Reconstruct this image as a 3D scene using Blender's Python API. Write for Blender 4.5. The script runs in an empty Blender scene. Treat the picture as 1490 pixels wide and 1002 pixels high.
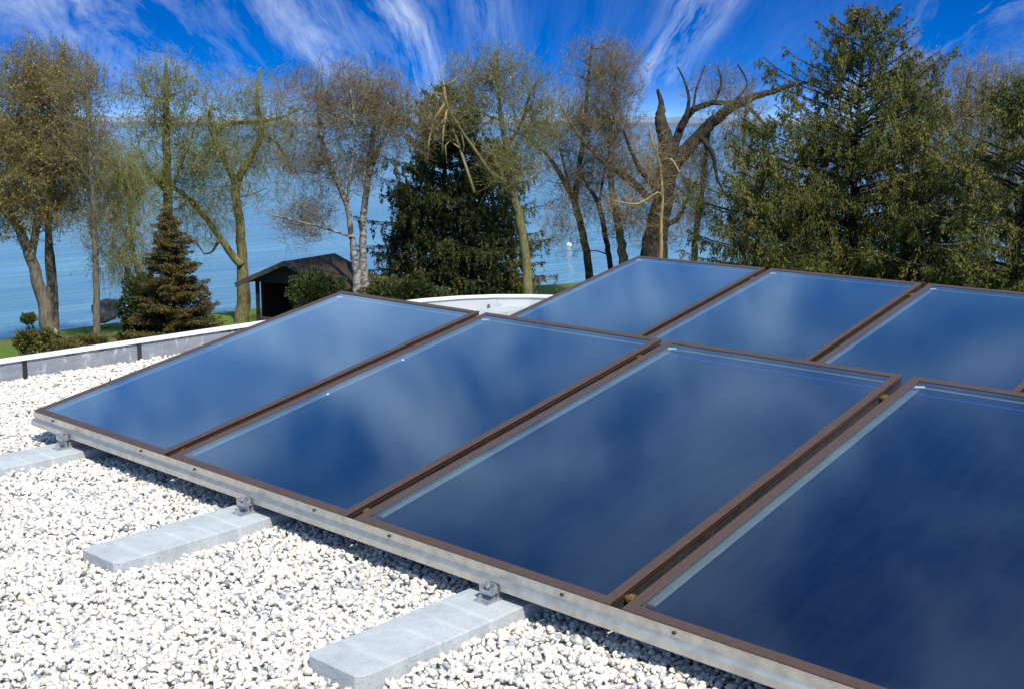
import bpy, math, random
import numpy as np
from mathutils import Vector, Matrix
R_ = math.radians
rng = np.random.default_rng(7)
random.seed(7)
S = bpy.context.scene
COL = S.collection

# ------------------------------------------------------------------ camera
CAM = np.array([5.570, -2.684, 1.370]); YAW = 2.30362; PITCH = -0.18033; FPX = 1744.3
cd = bpy.data.cameras.new('camera'); cam = bpy.data.objects.new('camera', cd); COL.objects.link(cam)
cd.lens = 42.144; cd.sensor_width = 36; cd.clip_start = 0.05; cd.clip_end = 90000
cam.location = CAM; cam.rotation_euler = (math.pi/2+PITCH, 0, YAW-math.pi/2)
S.camera = cam
cd.dof.use_dof = False
# ------------------------------------------------------------------ world and sun
SUNV = Vector((0.75, -0.32, 1.0)).normalized()
EL = math.asin(SUNV.z); AZ = math.atan2(SUNV.x, SUNV.y)      # azimuth from +Y, clockwise
W = bpy.data.worlds.new('World'); S.world = W; W.use_nodes = True
nt = W.node_tree; nt.nodes.clear()
def N(t, typ, **k):
    n = t.nodes.new(typ)
    for a, b in k.items(): setattr(n, a, b)
    return n
def Mth(t, op, a, b=None, c=None, clamp=False):
    n = t.nodes.new('ShaderNodeMath'); n.operation = op; n.use_clamp = clamp
    for i, v in enumerate((a, b, c)):
        if v is None: continue
        if isinstance(v, (int, float)): n.inputs[i].default_value = v
        else: t.links.new(v, n.inputs[i])
    return n.outputs[0]
def Ramp(t, fac, stops, interp='LINEAR'):
    n = t.nodes.new('ShaderNodeValToRGB'); cr = n.color_ramp; cr.interpolation = interp
    while len(cr.elements) < len(stops): cr.elements.new(0.5)
    for e, (p, c) in zip(cr.elements, stops):
        e.position = p; e.color = (c, c, c, 1) if isinstance(c, (int, float)) else (*c, 1)
    t.links.new(fac, n.inputs[0]); return n.outputs[0]
def Mix(t, fac, a, b, blend='MIX'):
    n = t.nodes.new('ShaderNodeMix'); n.data_type = 'RGBA'; n.blend_type = blend
    for i, v in ((0, fac), (6, a), (7, b)):
        if isinstance(v, (int, float)): n.inputs[i].default_value = v
        elif isinstance(v, tuple): n.inputs[i].default_value = (*v, 1)
        else: t.links.new(v, n.inputs[i])
    return n.outputs[2]
def Noise(t, vec, scale, detail=4, rough=.5, dist=0, dims='3D'):
    n = t.nodes.new('ShaderNodeTexNoise'); n.noise_dimensions = dims
    n.inputs['Scale'].default_value = scale; n.inputs['Detail'].default_value = detail
    n.inputs['Roughness'].default_value = rough; n.inputs['Distortion'].default_value = dist
    if vec is not None: t.links.new(vec, n.inputs['Vector'])
    return n.outputs['Fac']
def Comb(t, x, y, z):
    n = t.nodes.new('ShaderNodeCombineXYZ')
    for i, v in enumerate((x, y, z)):
        if isinstance(v, (int, float)): n.inputs[i].default_value = v
        else: t.links.new(v, n.inputs[i])
    return n.outputs[0]

tc = N(nt, 'ShaderNodeTexCoord'); sep = N(nt, 'ShaderNodeSeparateXYZ')
nt.links.new(tc.outputs['Generated'], sep.inputs[0])
X, Y, Z = sep.outputs
# a very clear sky: the deep blue of the high sky reaches low towards the horizon
zz = Mth(nt, 'MAXIMUM', Z, 0.0)
z2 = Mth(nt, 'ADD', Mth(nt, 'MULTIPLY', Mth(nt, 'POWER', zz, 0.6), 1.7), 0.03)
nrm = N(nt, 'ShaderNodeVectorMath', operation='NORMALIZE'); nt.links.new(Comb(nt, X, Y, z2), nrm.inputs[0])
sky = N(nt, 'ShaderNodeTexSky', sky_type='NISHITA'); sky.sun_disc = False
sky.sun_elevation = EL; sky.sun_rotation = AZ; sky.altitude = 400; sky.air_density = 1.0; sky.dust_density = 0.2; sky.ozone_density = 3.0
nt.links.new(nrm.outputs[0], sky.inputs['Vector'])
hs = N(nt, 'ShaderNodeHueSaturation'); hs.inputs['Saturation'].default_value = 1.62; hs.inputs['Value'].default_value = 1.0
nt.links.new(sky.outputs[0], hs.inputs['Color'])
# cirrus: streaks that fan out from a point low in the north-west
az = Mth(nt, 'SUBTRACT', Mth(nt, 'ARCTAN2', Y, X), YAW)
el = Mth(nt, 'ADD', Mth(nt, 'ARCSINE', Z), 0.16)
wrp = Noise(nt, Comb(nt, Mth(nt, 'MULTIPLY', az, 5.0), Mth(nt, 'MULTIPLY', el, 8.0), 9.1), 1.0, 4, .6)
th = Mth(nt, 'ADD', Mth(nt, 'ARCTAN2', el, Mth(nt, 'MULTIPLY', az, -1.0)), Mth(nt, 'MULTIPLY', Mth(nt, 'SUBTRACT', wrp, .5), .14))     # 0 right .. pi left
rr = Mth(nt, 'SQRT', Mth(nt, 'ADD', Mth(nt, 'MULTIPLY', az, az), Mth(nt, 'MULTIPLY', el, el)))
st = Noise(nt, Comb(nt, Mth(nt, 'MULTIPLY', th, 10.0), Mth(nt, 'MULTIPLY', rr, 8), 3.3), 1.0, 10, .70, .35)
tl = Mth(nt, 'DIVIDE', th, math.pi)
msk = Ramp(nt, tl, [(0, .6), (.13, .1), (.155, .75), (.172, .1), (.19, .85), (.215, .08), (.29, .05), (.331, 1), (.37, .08), (.47, .05), (.53, .4), (.57, .15), (.615, 1), (.65, .3), (.70, .75), (.74, .35), (.80, .7), (.86, .4), (.95, .3)], 'EASE')
big = Noise(nt, Comb(nt, Mth(nt, 'MULTIPLY', az, 6.0), Mth(nt, 'MULTIPLY', el, 9.0), 1.7), 1.0, 5, .6, .3)
cir = Mth(nt, 'MULTIPLY', Ramp(nt, Mth(nt, 'ADD', Mth(nt, 'MULTIPLY', st, .75), Mth(nt, 'MULTIPLY', big, .25)), [(.43, 0), (.72, .85)]), msk)
# high soft clouds (the ones mirrored in the glass)
hn = Noise(nt, Comb(nt, Mth(nt, 'DIVIDE', X, Mth(nt, 'ADD', zz, .15)), Mth(nt, 'DIVIDE', Y, Mth(nt, 'ADD', zz, .15)), .4), 4.4, 10, .70, .9)
hi = Mth(nt, 'MULTIPLY', Ramp(nt, hn, [(.38, .02), (.66, .62)], 'EASE'), Ramp(nt, Z, [(.2, 0), (.32, 1), (.5, .75), (.6, .35), (.72, .35), (.82, 1)]))
hi = Mth(nt, 'MAXIMUM', hi, Ramp(nt, Z, [(.70, 0), (.85, .7)], 'EASE'))  # unseen cloud cover overhead, added to make the ambient light less blue
low = Mth(nt, 'MULTIPLY', Ramp(nt, Mth(nt, 'ADD', Z, Mth(nt, 'MULTIPLY', Mth(nt, 'SUBTRACT', big, .5), .03)), [(.0, .30), (.018, .14), (.04, 0)], 'EASE'), 1.0)
fac = Mth(nt, 'MAXIMUM', Mth(nt, 'MAXIMUM', Mth(nt, 'MULTIPLY', cir, Ramp(nt, Z, [(.25, 1), (.45, 0)])), hi), low, clamp=True)
skyc = Mix(nt, 1.0, hs.outputs[0], Mix(nt, 1.0, (.55, .88, 1.12), Ramp(nt, Z, [(0, (.46, .46, .50)), (.03, (.38, .40, .47)), (.12, (.34, .37, .45)), (.22, (.5, .5, .5)), (.38, (.88, 1.04, .94)), (.5, (.60, .68, .60)), (.66, (.32, .32, .31)), (.85, (.5, .45, .4))]), 'MULTIPLY'), 'MULTIPLY')
skyc = Mix(nt, 1.0, skyc, (2.0, 2.0, 2.0), 'MULTIPLY')
colr = Mix(nt, fac, skyc, Mix(nt, Ramp(nt, Z, [(.15, 0), (.3, 1)]), (6.4, 7.4, 8.8), (4.8, 7.3, 9.6)))
bg = N(nt, 'ShaderNodeBackground'); bg.inputs['Strength'].default_value = 0.12
nt.links.new(colr, bg.inputs[0])
wo = N(nt, 'ShaderNodeOutputWorld'); nt.links.new(bg.outputs[0], wo.inputs[0])

sd = bpy.data.lights.new('sun', 'SUN'); sd.energy = 4.4; sd.angle = R_(0.5); sd.color = (1, .94, .84)
sun = bpy.data.objects.new('sun', sd); COL.objects.link(sun)
sun.rotation_euler = SUNV.to_track_quat('Z', 'Y').to_euler()
S.view_settings.view_transform = 'Standard'; S.view_settings.look = 'None'; S.view_settings.gamma = 1
S.view_settings.exposure = 0.30

# ------------------------------------------------------------------ helpers
cy, sy_ = math.cos(YAW), math.sin(YAW)
FW = np.array([math.cos(PITCH)*cy, math.cos(PITCH)*sy_, math.sin(PITCH)])
RT = np.cross(FW, [0, 0, 1]); RT /= np.linalg.norm(RT); UP = np.cross(RT, FW)
def ray(px, py): return FW + RT*((px-745)/FPX) + UP*((501-py)/FPX)
def at(px, py, D):                      # the point seen at a pixel of the photo, D metres away over the ground
    d = ray(px, py); return CAM + d*(D/math.hypot(d[0], d[1]))
def onz(px, py, z):
    d = ray(px, py); return CAM + d*((z-CAM[2])/d[2])

def tag(o, label=None, cat=None, group=None, kind=None):
    if label: o['label'] = label
    if cat: o['category'] = cat
    if group: o['group'] = group
    if kind: o['kind'] = kind
    return o
def empty(name, loc=(0, 0, 0), rot=(0, 0, 0)):
    o = bpy.data.objects.new(name, None); o.empty_display_size = .2; COL.objects.link(o)
    o.location = Vector(loc); o.rotation_euler = rot; return o
def mesh_obj(name, V, F, mats, parent=None, mi=None, smooth=False):
    me = bpy.data.meshes.new(name)
    V = np.asarray(V, dtype=np.float32)
    if isinstance(F, np.ndarray):
        k = F.shape[1]; me.vertices.add(len(V)); me.vertices.foreach_set('co', V.ravel())
        me.loops.add(F.size); me.loops.foreach_set('vertex_index', F.astype(np.int32).ravel())
        me.polygons.add(len(F)); me.polygons.foreach_set('loop_start', np.arange(0, F.size, k, dtype=np.int32))
    else:
        me.from_pydata(V.tolist(), [], F)
    for m in (mats if isinstance(mats, (list, tuple)) else [mats]): me.materials.append(m)
    if mi is not None: me.polygons.foreach_set('material_index', np.asarray(mi, dtype=np.int32))
    if smooth: me.polygons.foreach_set('use_smooth', np.ones(len(me.polygons), dtype=bool))
    me.update(calc_edges=True)
    o = bpy.data.objects.new(name, me); COL.objects.link(o)
    if parent: o.parent = parent
    return o
class MB:
    def __init__(s): s.v = []; s.f = []
    def add(s, V, F):
        b = len(s.v); s.v += [tuple(map(float, p)) for p in V]; s.f += [tuple(i+b for i in f) for f in F]; return s
    def box(s, x0, x1, y0, y1, z0, z1, M=None):
        V = [(x, y, z) for z in (z0, z1) for y in (y0, y1) for x in (x0, x1)]
        if M is not None: V = [tuple(M @ Vector(p)) for p in V]
        return s.add(V, [(0, 2, 3, 1), (4, 5, 7, 6), (0, 1, 5, 4), (2, 6, 7, 3), (0, 4, 6, 2), (1, 3, 7, 5)])
    def prism(s, prof, a0, a1, axis='x'):          # profile (u,v) swept along an axis
        n = len(prof); f = {'x': lambda a, u, v: (a, u, v), 'y': lambda a, u, v: (u, a, v)}[axis]
        V = [f(a0, u, v) for u, v in prof]+[f(a1, u, v) for u, v in prof]
        F = [(i, (i+1) % n, n+(i+1) % n, n+i) for i in range(n)]+[tuple(range(n))[::-1], tuple(range(n, 2*n))]
        return s.add(V, F)
    def tube(s, pts, rad, n=8, cap=True):
        V, F = tube_geo([np.array(p, float) for p in pts], rad, n); 
        if cap: F = F+[tuple(range(n))[::-1], tuple(range(len(V)-n, len(V)))]
        return s.add(V, F)
    def build(s, name, mat, parent=None, smooth=False, bevel=0):
        o = mesh_obj(name, s.v, s.f, mat, parent, smooth=smooth)
        if bevel:
            m = o.modifiers.new('b', 'BEVEL'); m.width = bevel; m.segments = 2; m.limit_method = 'ANGLE'; m.angle_limit = R_(40)
        return o
def tube_geo(P, rad, n):
    V = []; F = []; L = len(P)
    t = P[1]-P[0]; t = t/np.linalg.norm(t); a = np.cross(t, [0.31, .87, .38]); a /= np.linalg.norm(a)
    for i in range(L):
        t = P[min(i+1, L-1)]-P[max(i-1, 0)]; t = t/(np.linalg.norm(t)+1e-9)
        a = a-t*np.dot(a, t); a /= np.linalg.norm(a); b = np.cross(t, a); r = rad[i] if hasattr(rad, '__len__') else rad
        for k in range(n):
            c = 2*math.pi*k/n; V.append(P[i]+r*(a*math.cos(c)+b*math.sin(c)))
    for i in range(L-1):
        for k in range(n):
            q = (k+1) % n; F.append((i*n+k, i*n+q, (i+1)*n+q, (i+1)*n+k))
    return V, F

# ------------------------------------------------------------------ materials
def new_mat(name):
    m = bpy.data.materials.new(name); m.use_nodes = True; t = m.node_tree
    b = t.nodes['Principled BSDF']; return m, t, b
def mat_simple(name, c1, c2, scale=8, rough=.7, metal=0, bump=0, bscale=None, detail=5, spec=.5, coord='Object', stops=(.35, .65), rrange=0):
    m, t, b = new_mat(name)
    v = N(t, 'ShaderNodeTexCoord').outputs[coord]
    n = Noise(t, v, scale, detail, .6)
    t.links.new(Mix(t, Ramp(t, n, [(stops[0], 0), (stops[1], 1)]), c1, c2), b.inputs['Base Color'])
    b.inputs['Roughness'].default_value = rough; b.inputs['Metallic'].default_value = metal
    b.inputs['Specular IOR Level'].default_value = spec
    if rrange:
        t.links.new(Mth(t, 'ADD', Mth(t, 'MULTIPLY', Noise(t, v, scale*.4, 3), rrange), rough-rrange*.5), b.inputs['Roughness'])
    if bump:
        bn = N(t, 'ShaderNodeBump'); bn.inputs['Strength'].default_value = bump; bn.inputs['Distance'].default_value = .01
        t.links.new(Noise(t, v, bscale or scale*3, 6, .65), bn.inputs['Height']); t.links.new(bn.outputs[0], b.inputs['Normal'])
    return m
def mat_leaf(name, cols, trans=.35, rough=.65, clump=.35):
    m, t, b = new_mat(name)
    g = N(t, 'ShaderNodeNewGeometry'); v = N(t, 'ShaderNodeTexCoord').outputs['Object']
    f = Mth(t, 'ADD', Mth(t, 'MULTIPLY', g.outputs['Random Per Island'], 1-clump), Mth(t, 'MULTIPLY', Ramp(t, Noise(t, v, .7, 3), [(.3, 0), (.7, 1)]), clump))
    k = len(cols)-1
    c = Ramp(t, f, [(.12+.76*i/k, cc) for i, cc in enumerate(cols)])
    t.links.new(c, b.inputs['Base Color']); b.inputs['Roughness'].default_value = rough
    b.inputs['Specular IOR Level'].default_value = .25
    tr = N(t, 'ShaderNodeBsdfTranslucent'); t.links.new(c, tr.inputs[0])
    mx = N(t, 'ShaderNodeMixShader'); mx.inputs[0].default_value = trans
    out = t.nodes['Material Output']
    t.links.new(b.outputs[0], mx.inputs[1]); t.links.new(tr.outputs[0], mx.inputs[2]); t.links.new(mx.outputs[0], out.inputs[0])
    return m
def mat_bark(name, c1, c2, birch=False):
    m, t, b = new_mat(name)
    v = N(t, 'ShaderNodeTexCoord').outputs['Object']
    mp = N(t, 'ShaderNodeMapping'); mp.inputs['Scale'].default_value = (7, 7, 1.6) if not birch else (3, 3, 7)
    t.links.new(v, mp.inputs[0]); n = Noise(t, mp.outputs[0], 1.0 if birch else 2, 6, .7)
    n2 = Noise(t, v, .9, 4, .6)
    c = Mix(t, Ramp(t, n, [(.42, 0), (.58, 1)]), c1, c2)
    if not birch: c = Mix(t, Ramp(t, n2, [(.5, 0), (.7, .45)]), c, (.09, .09, .035))
    t.links.new(c, b.inputs['Base Color']); b.inputs['Roughness'].default_value = .9; b.inputs['Specular IOR Level'].default_value = .15
    bn = N(t, 'ShaderNodeBump'); bn.inputs['Strength'].default_value = .6; bn.inputs['Distance'].default_value = .04
    t.links.new(n, bn.inputs['Height']); t.links.new(bn.outputs[0], b.inputs['Normal'])
    return m

M_frame = mat_simple('brown_aluminium', (.066, .035, .020), (.082, .044, .026), 30, .5, .0, .05, 400, spec=.6, rrange=.15)
M_zinc = mat_simple('galvanised_steel', (.42, .42, .40), (.62, .61, .57), 14, .42, .75, .12, 60, rrange=.2)
M_rail = mat_simple('mill_aluminium', (.50, .48, .43), (.66, .62, .55), 22, .34, .85, .1, 90, rrange=.2)
M_foot = mat_simple('cast_aluminium', (.42, .44, .45), (.58, .60, .61), 30, .4, .7)
M_casing = mat_simple('casing_wall', (.22, .26, .29), (.32, .36, .38), 6, .45, .4)
M_black = mat_simple('black_rubber', (.012, .012, .013), (.03, .03, .03), 20, .6)
M_copper = mat_simple('copper_pipe', (.45, .18, .09), (.3, .12, .06), 20, .4, .8)
M_brass = mat_simple('brass_fitting', (.35, .22, .06), (.2, .11, .03), 20, .4, .7)
M_plastic = mat_simple('white_plastic', (.7, .7, .7), (.8, .8, .8), 20, .4)
M_brownside = mat_simple('brown_side', (.06, .026, .011), (.04, .018, .008), 12, .5, .0, .05, 200)

def mat_slab():
    m, t, b = new_mat('concrete')
    v = N(t, 'ShaderNodeTexCoord').outputs['Object']; sp = N(t, 'ShaderNodeSeparateXYZ'); t.links.new(v, sp.inputs[0])
    base = Mix(t, Ramp(t, Noise(t, v, 9, 6, .65), [(.3, 0), (.7, 1)]), (.36, .385, .385), (.50, .52, .51))
    yy = Mth(t, 'ADD', sp.outputs[1], Mth(t, 'MULTIPLY', Mth(t, 'SUBTRACT', Noise(t, v, 6, 3), .5), .035))
    fr = Mth(t, 'ABSOLUTE', Mth(t, 'SUBTRACT', Mth(t, 'FRACT', Mth(t, 'ADD', Mth(t, 'MULTIPLY', yy, 6.6), Mth(t, 'MULTIPLY', Noise(t, Comb(t, 0, sp.outputs[1], 0), 3.1, 1), 2.2))), .5))
    ln = Mth(t, 'MULTIPLY', Ramp(t, fr, [(0, 1), (.035, .55), (.14, 0)], 'EASE'), Ramp(t, Noise(t, v, 4, 3), [(.35, .1), (.6, .6)]))
    base = Mix(t, ln, base, (.60, .62, .60))
    base = Mix(t, Ramp(t, Noise(t, v, 140, 2, .7), [(.62, 0), (.7, .55)]), base, (.22, .23, .24))
    t.links.new(base, b.inputs['Base Color']); b.inputs['Roughness'].default_value = .85
    bn = N(t, 'ShaderNodeBump'); bn.inputs['Strength'].default_value = .8; bn.inputs['Distance'].default_value = .006
    t.links.new(Noise(t, v, 70, 6, .7), bn.inputs['Height']); t.links.new(bn.outputs[0], b.inputs['Normal'])
    return m
M_slab = mat_slab()

def mat_glass():
    m, t, b = new_mat('collector_glass'); t.nodes.remove(b)
    v = N(t, 'ShaderNodeTexCoord').outputs['Object']
    fr = N(t, 'ShaderNodeFresnel'); fr.inputs[0].default_value = 1.52
    bn = N(t, 'ShaderNodeBump'); bn.inputs['Strength'].default_value = .03; bn.inputs['Distance'].default_value = .002
    t.links.new(Noise(t, v, 260, 2, .5), bn.inputs['Height'])
    gl = N(t, 'ShaderNodeBsdfGlossy'); gl.inputs['Roughness'].default_value = .02; gl.inputs[0].default_value = (1, 1, 1, 1)
    t.links.new(bn.outputs[0], gl.inputs['Normal'])
    tr = N(t, 'ShaderNodeBsdfTransparent'); tr.inputs[0].default_value = (.86, .92, .94, 1)
    df = N(t, 'ShaderNodeBsdfDiffuse'); df.inputs[0].default_value = (.5, .5, .5, 1)      # dust film
    mp = N(t, 'ShaderNodeMapping'); mp.inputs['Scale'].default_value = (6, 1.2, 1); t.links.new(v, mp.inputs[0])
    dust = Mth(t, 'MULTIPLY', Ramp(t, Noise(t, mp.outputs[0], 3, 6, .65), [(.35, .002), (.75, .016)]), 1.0)
    a = N(t, 'ShaderNodeMixShader'); t.links.new(dust, a.inputs[0]); t.links.new(tr.outputs[0], a.inputs[1]); t.links.new(df.outputs[0], a.inputs[2])
    mx = N(t, 'ShaderNodeMixShader'); t.links.new(Mth(t, 'MULTIPLY', fr.outputs[0], 2.2, clamp=True), mx.inputs[0])
    t.links.new(a.outputs[0], mx.inputs[1]); t.links.new(gl.outputs[0], mx.inputs[2])
    t.links.new(mx.outputs[0], t.nodes['Material Output'].inputs[0]); return m
M_glass = mat_glass()
def mat_absorber():
    m, t, b = new_mat('selective_blue_absorber')
    v = N(t, 'ShaderNodeTexCoord').outputs['Object']
    mp = N(t, 'ShaderNodeMapping'); mp.inputs['Scale'].default_value = (1, 9, 1); t.links.new(v, mp.inputs[0])
    c = Mix(t, Ramp(t, Noise(t, mp.outputs[0], 1.6, 8, .68), [(.36, 0), (.64, 1)]), (.004, .012, .046), (.007, .019, .072))
    c = Mix(t, Ramp(t, Noise(t, v, 1.3, 4, .5), [(.45, 0), (.7, .5)]), c, (.009, .024, .085))
    t.links.new(c, b.inputs['Base Color']); b.inputs['Roughness'].default_value = .35; b.inputs['Metallic'].default_value = .25
    return m
M_abs = mat_absorber()
M_blue = mat_simple('blue_edge_strip', (.02, .06, .55), (.02, .05, .45), 20, .3)

# ------------------------------------------------------------------ ground, lake, far shore
LAWN = -7.6; WATER = -8.6; GR = -0.17
shore = [onz(-700, 575, WATER), onz(-300, 532, WATER), onz(0, 500, WATER), onz(130, 481, WATER), onz(260, 466, WATER), onz(480, 444, WATER), onz(820, 421, WATER), onz(1150, 411, WATER), onz(1500, 404, WATER), onz(2100, 398, WATER)]
shore = np.array([p[:2] for p in shore])
d0 = shore[0]-shore[1]; d1 = shore[-1]-shore[-2]
shore = np.vstack([shore[0]+d0/np.linalg.norm(d0)*4000, shore, shore[-1]+d1/np.linalg.norm(d1)*4000])
def sdist(Pxy):                                   # + on land
    best = np.full(len(Pxy), 1e9); sgn = np.ones(len(Pxy))
    for a, b in zip(shore[:-1], shore[1:]):
        ab = b-a; t = np.clip(((Pxy-a) @ ab)/(ab @ ab), 0, 1); q = a+t[:, None]*ab; d = np.linalg.norm(Pxy-q, axis=1)
        cr = ab[0]*(Pxy[:, 1]-a[1])-ab[1]*(Pxy[:, 0]-a[0]); m = d < best; best[m] = d[m]; sgn[m] = np.sign(cr[m])
    ref = (CAM[:2]); return best, sgn
_, sg = sdist(CAM[None, :2]); SGN = sg[0]
def land(Pxy):
    d, s = sdist(Pxy); return d*s*SGN
def height(Pxy):
    d = land(Pxy); n = .35*np.sin(Pxy[:, 0]*.23+Pxy[:, 1]*.17)*np.sin(Pxy[:, 0]*.11-Pxy[:, 1]*.29)+.08*np.sin(Pxy[:, 0]*1.7)*np.sin(Pxy[:, 1]*1.3)
    t = np.clip((d+1.5)/6.0, 0, 1); s = t*t*(3-2*t)
    return WATER-1.2+(LAWN-WATER+1.2)*s+n*np.clip(d/10, 0, 1)*.6
def ground_z(x, y): return float(height(np.array([[x, y]]))[0])
g1 = np.concatenate([[-3000, -1200, -500, -250], np.arange(-150, 121, 1.0), [250, 600, 3000]])
GX, GY = np.meshgrid(g1, g1, indexing='ij'); pts = np.stack([GX.ravel(), GY.ravel()], 1)
hz = height(pts); n = len(g1)
ii, jj = np.meshgrid(np.arange(n-1), np.arange(n-1), indexing='ij')
Fg = np.stack([ii*n+jj, (ii+1)*n+jj, (ii+1)*n+jj+1, ii*n+jj+1], -1).reshape(-1, 4)
def mat_lawn():
    m, t, b = new_mat('lawn')
    g = N(t, 'ShaderNodeNewGeometry'); v = g.outputs['Position']; sp = N(t, 'ShaderNodeSeparateXYZ'); t.links.new(v, sp.inputs[0])
    n1 = Noise(t, v, .35, 6, .65); n2 = Noise(t, v, 6, 5, .7)
    c = Mix(t, Ramp(t, n2, [(.3, 0), (.7, 1)]), (.07, .13, .018), (.14, .21, .04))
    c = Mix(t, Ramp(t, n1, [(.5, 0), (.62, .9)]), c, (.16, .13, .06))
    st = Mix(t, Ramp(t, n2, [(.3, 0), (.7, 1)]), (.22, .21, .18), (.42, .40, .36))
    h = Mth(t, 'ADD', sp.outputs[2], Mth(t, 'MULTIPLY', Mth(t, 'SUBTRACT', n1, .5), .5))
    c = Mix(t, Ramp(t, Mth(t, 'SUBTRACT', h, WATER-.2), [(.80, 0), (1.0, 1)]), st, c)
    t.links.new(c, b.inputs['Base Color']); b.inputs['Roughness'].default_value = .95; b.inputs['Specular IOR Level'].default_value = .1
    bn = N(t, 'ShaderNodeBump'); bn.inputs['Strength'].default_value = .8; bn.inputs['Distance'].default_value = .08
    t.links.new(Noise(t, v, 9, 6, .75), bn.inputs['Height']); t.links.new(bn.outputs[0], b.inputs['Normal'])
    return m
tag(mesh_obj('ground', np.column_stack([pts, hz]), Fg, mat_lawn(), smooth=True), kind='structure')
def mat_water():
    m, t, b = new_mat('lake_water')
    g = N(t, 'ShaderNodeNewGeometry'); v = g.outputs['Position']
    mp = N(t, 'ShaderNodeMapping'); mp.inputs['Rotation'].default_value = (0, 0, -YAW); mp.inputs['Scale'].default_value = (1.0, .22, 1); t.links.new(v, mp.inputs[0])
    mp2 = N(t, 'ShaderNodeMapping'); mp2.inputs['Rotation'].default_value = (0, 0, -YAW-.15); mp2.inputs['Scale'].default_value = (.12, .02, 1); t.links.new(v, mp2.inputs[0])
    n1 = Noise(t, mp.outputs[0], 1.5, 5, .6); n2 = Noise(t, mp.outputs[0], .35, 3, .5); n3 = Noise(t, mp2.outputs[0], .6, 4, .55)
    h = Mth(t, 'ADD', Mth(t, 'MULTIPLY', n1, .30), Mth(t, 'MULTIPLY', n2, .9))
    bn = N(t, 'ShaderNodeBump'); bn.inputs['Strength'].default_value = 1; bn.inputs['Distance'].default_value = .9
    t.links.new(h, bn.inputs['Height']); t.links.new(bn.outputs[0], b.inputs['Normal'])
    t.links.new(Mix(t, Ramp(t, n3, [(.35, 0), (.65, 1)]), (.10, .22, .28), (.15, .30, .36)), b.inputs['Base Color'])
    b.inputs['Roughness'].default_value = .12; b.inputs['IOR'].default_value = 1.33
    return m
wv = [];
mesh_obj('lake', [(-60000, -60000, WATER), (60000, -60000, WATER), (60000, 60000, WATER), (-60000, 60000, WATER)], [(0, 1, 2, 3)], mat_water())
tag(bpy.data.objects['lake'], kind='structure')
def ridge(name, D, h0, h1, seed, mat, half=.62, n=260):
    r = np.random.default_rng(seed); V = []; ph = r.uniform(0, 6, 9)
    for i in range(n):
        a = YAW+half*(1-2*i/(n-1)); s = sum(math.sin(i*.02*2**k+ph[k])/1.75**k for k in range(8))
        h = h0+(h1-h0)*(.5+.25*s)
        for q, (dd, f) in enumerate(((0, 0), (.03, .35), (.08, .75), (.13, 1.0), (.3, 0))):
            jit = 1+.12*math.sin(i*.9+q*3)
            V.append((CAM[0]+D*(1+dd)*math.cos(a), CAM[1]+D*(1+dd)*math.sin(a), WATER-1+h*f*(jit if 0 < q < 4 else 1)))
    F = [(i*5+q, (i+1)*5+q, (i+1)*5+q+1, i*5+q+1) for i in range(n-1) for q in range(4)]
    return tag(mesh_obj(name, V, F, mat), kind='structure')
ridge('far_shore_hills', 7500, 14, 48, 3, mat_simple('hazy_far_woods', (.06, .09, .13), (.12, .15, .18), .004, .9, coord='Object'))  # bluish haze of distance painted into the woods' colour
ridge('far_mountains', 24000, 70, 270, 5, mat_simple('hazy_far_rock', (.13, .17, .25), (.27, .30, .37), .0004, .9, coord='Object'))  # pale blue is aerial haze put into the base colour

# ------------------------------------------------------------------ the building under the roof
inner = [(-1.53, -9), (-1.53, 3.75), (-1.48, 4.1), (-1.38, 4.4), (-1.22, 4.65), (-1.0, 4.85), (-.72, 5.02), (-.35, 5.17), (.2, 5.29), (1.4, 5.42), (4, 5.5), (14, 5.5), (14, -9)]
def offset(poly, d):
    P = np.array(poly); out = []; n = len(P)
    for i in range(n):
        a, b, c = P[i-1], P[i], P[(i+1) % n]; e1 = (b-a)/np.linalg.norm(b-a); e2 = (c-b)/np.linalg.norm(c-b)
        n1 = np.array([-e1[1], e1[0]]); n2 = np.array([-e2[1], e2[0]]); m = n1+n2; m /= np.linalg.norm(m)
        out.append(tuple(b+m*d/max(.3, m @ n1)))
    return out
def smooth_poly(poly, closed=True):
    return poly
outer = offset(inner, .10)
bld = empty('flat_roofed_house', (5, -1, LAWN)); tag(bld, 'flat roofed house whose white edged gravel roof carries the solar collectors', 'house')
bl = Matrix.Translation((-5, 1, -LAWN))
def loc(V): return [(x-5, y+1, z-LAWN) for x, y, z in V]
def ring(name, A, B, zt, zb, mat, parent, off=True, inner_face=True):
    n = len(A); V = [(*A[i], zt) for i in range(n)]+[(*B[i], zt) for i in range(n)]+[(*A[i], zb) for i in range(n)]+[(*B[i], zb) for i in range(n)]
    F = []
    for i in range(n):
        j = (i+1) % n
        F += [(i, j, n+j, n+i), (i, 2*n+i, 2*n+j, j), (n+i, n+j, 3*n+j, 3*n+i), (2*n+i, 3*n+i, 3*n+j, 2*n+j)]
    return mesh_obj(name, loc(V) if off else V, F, mat, parent)
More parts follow.
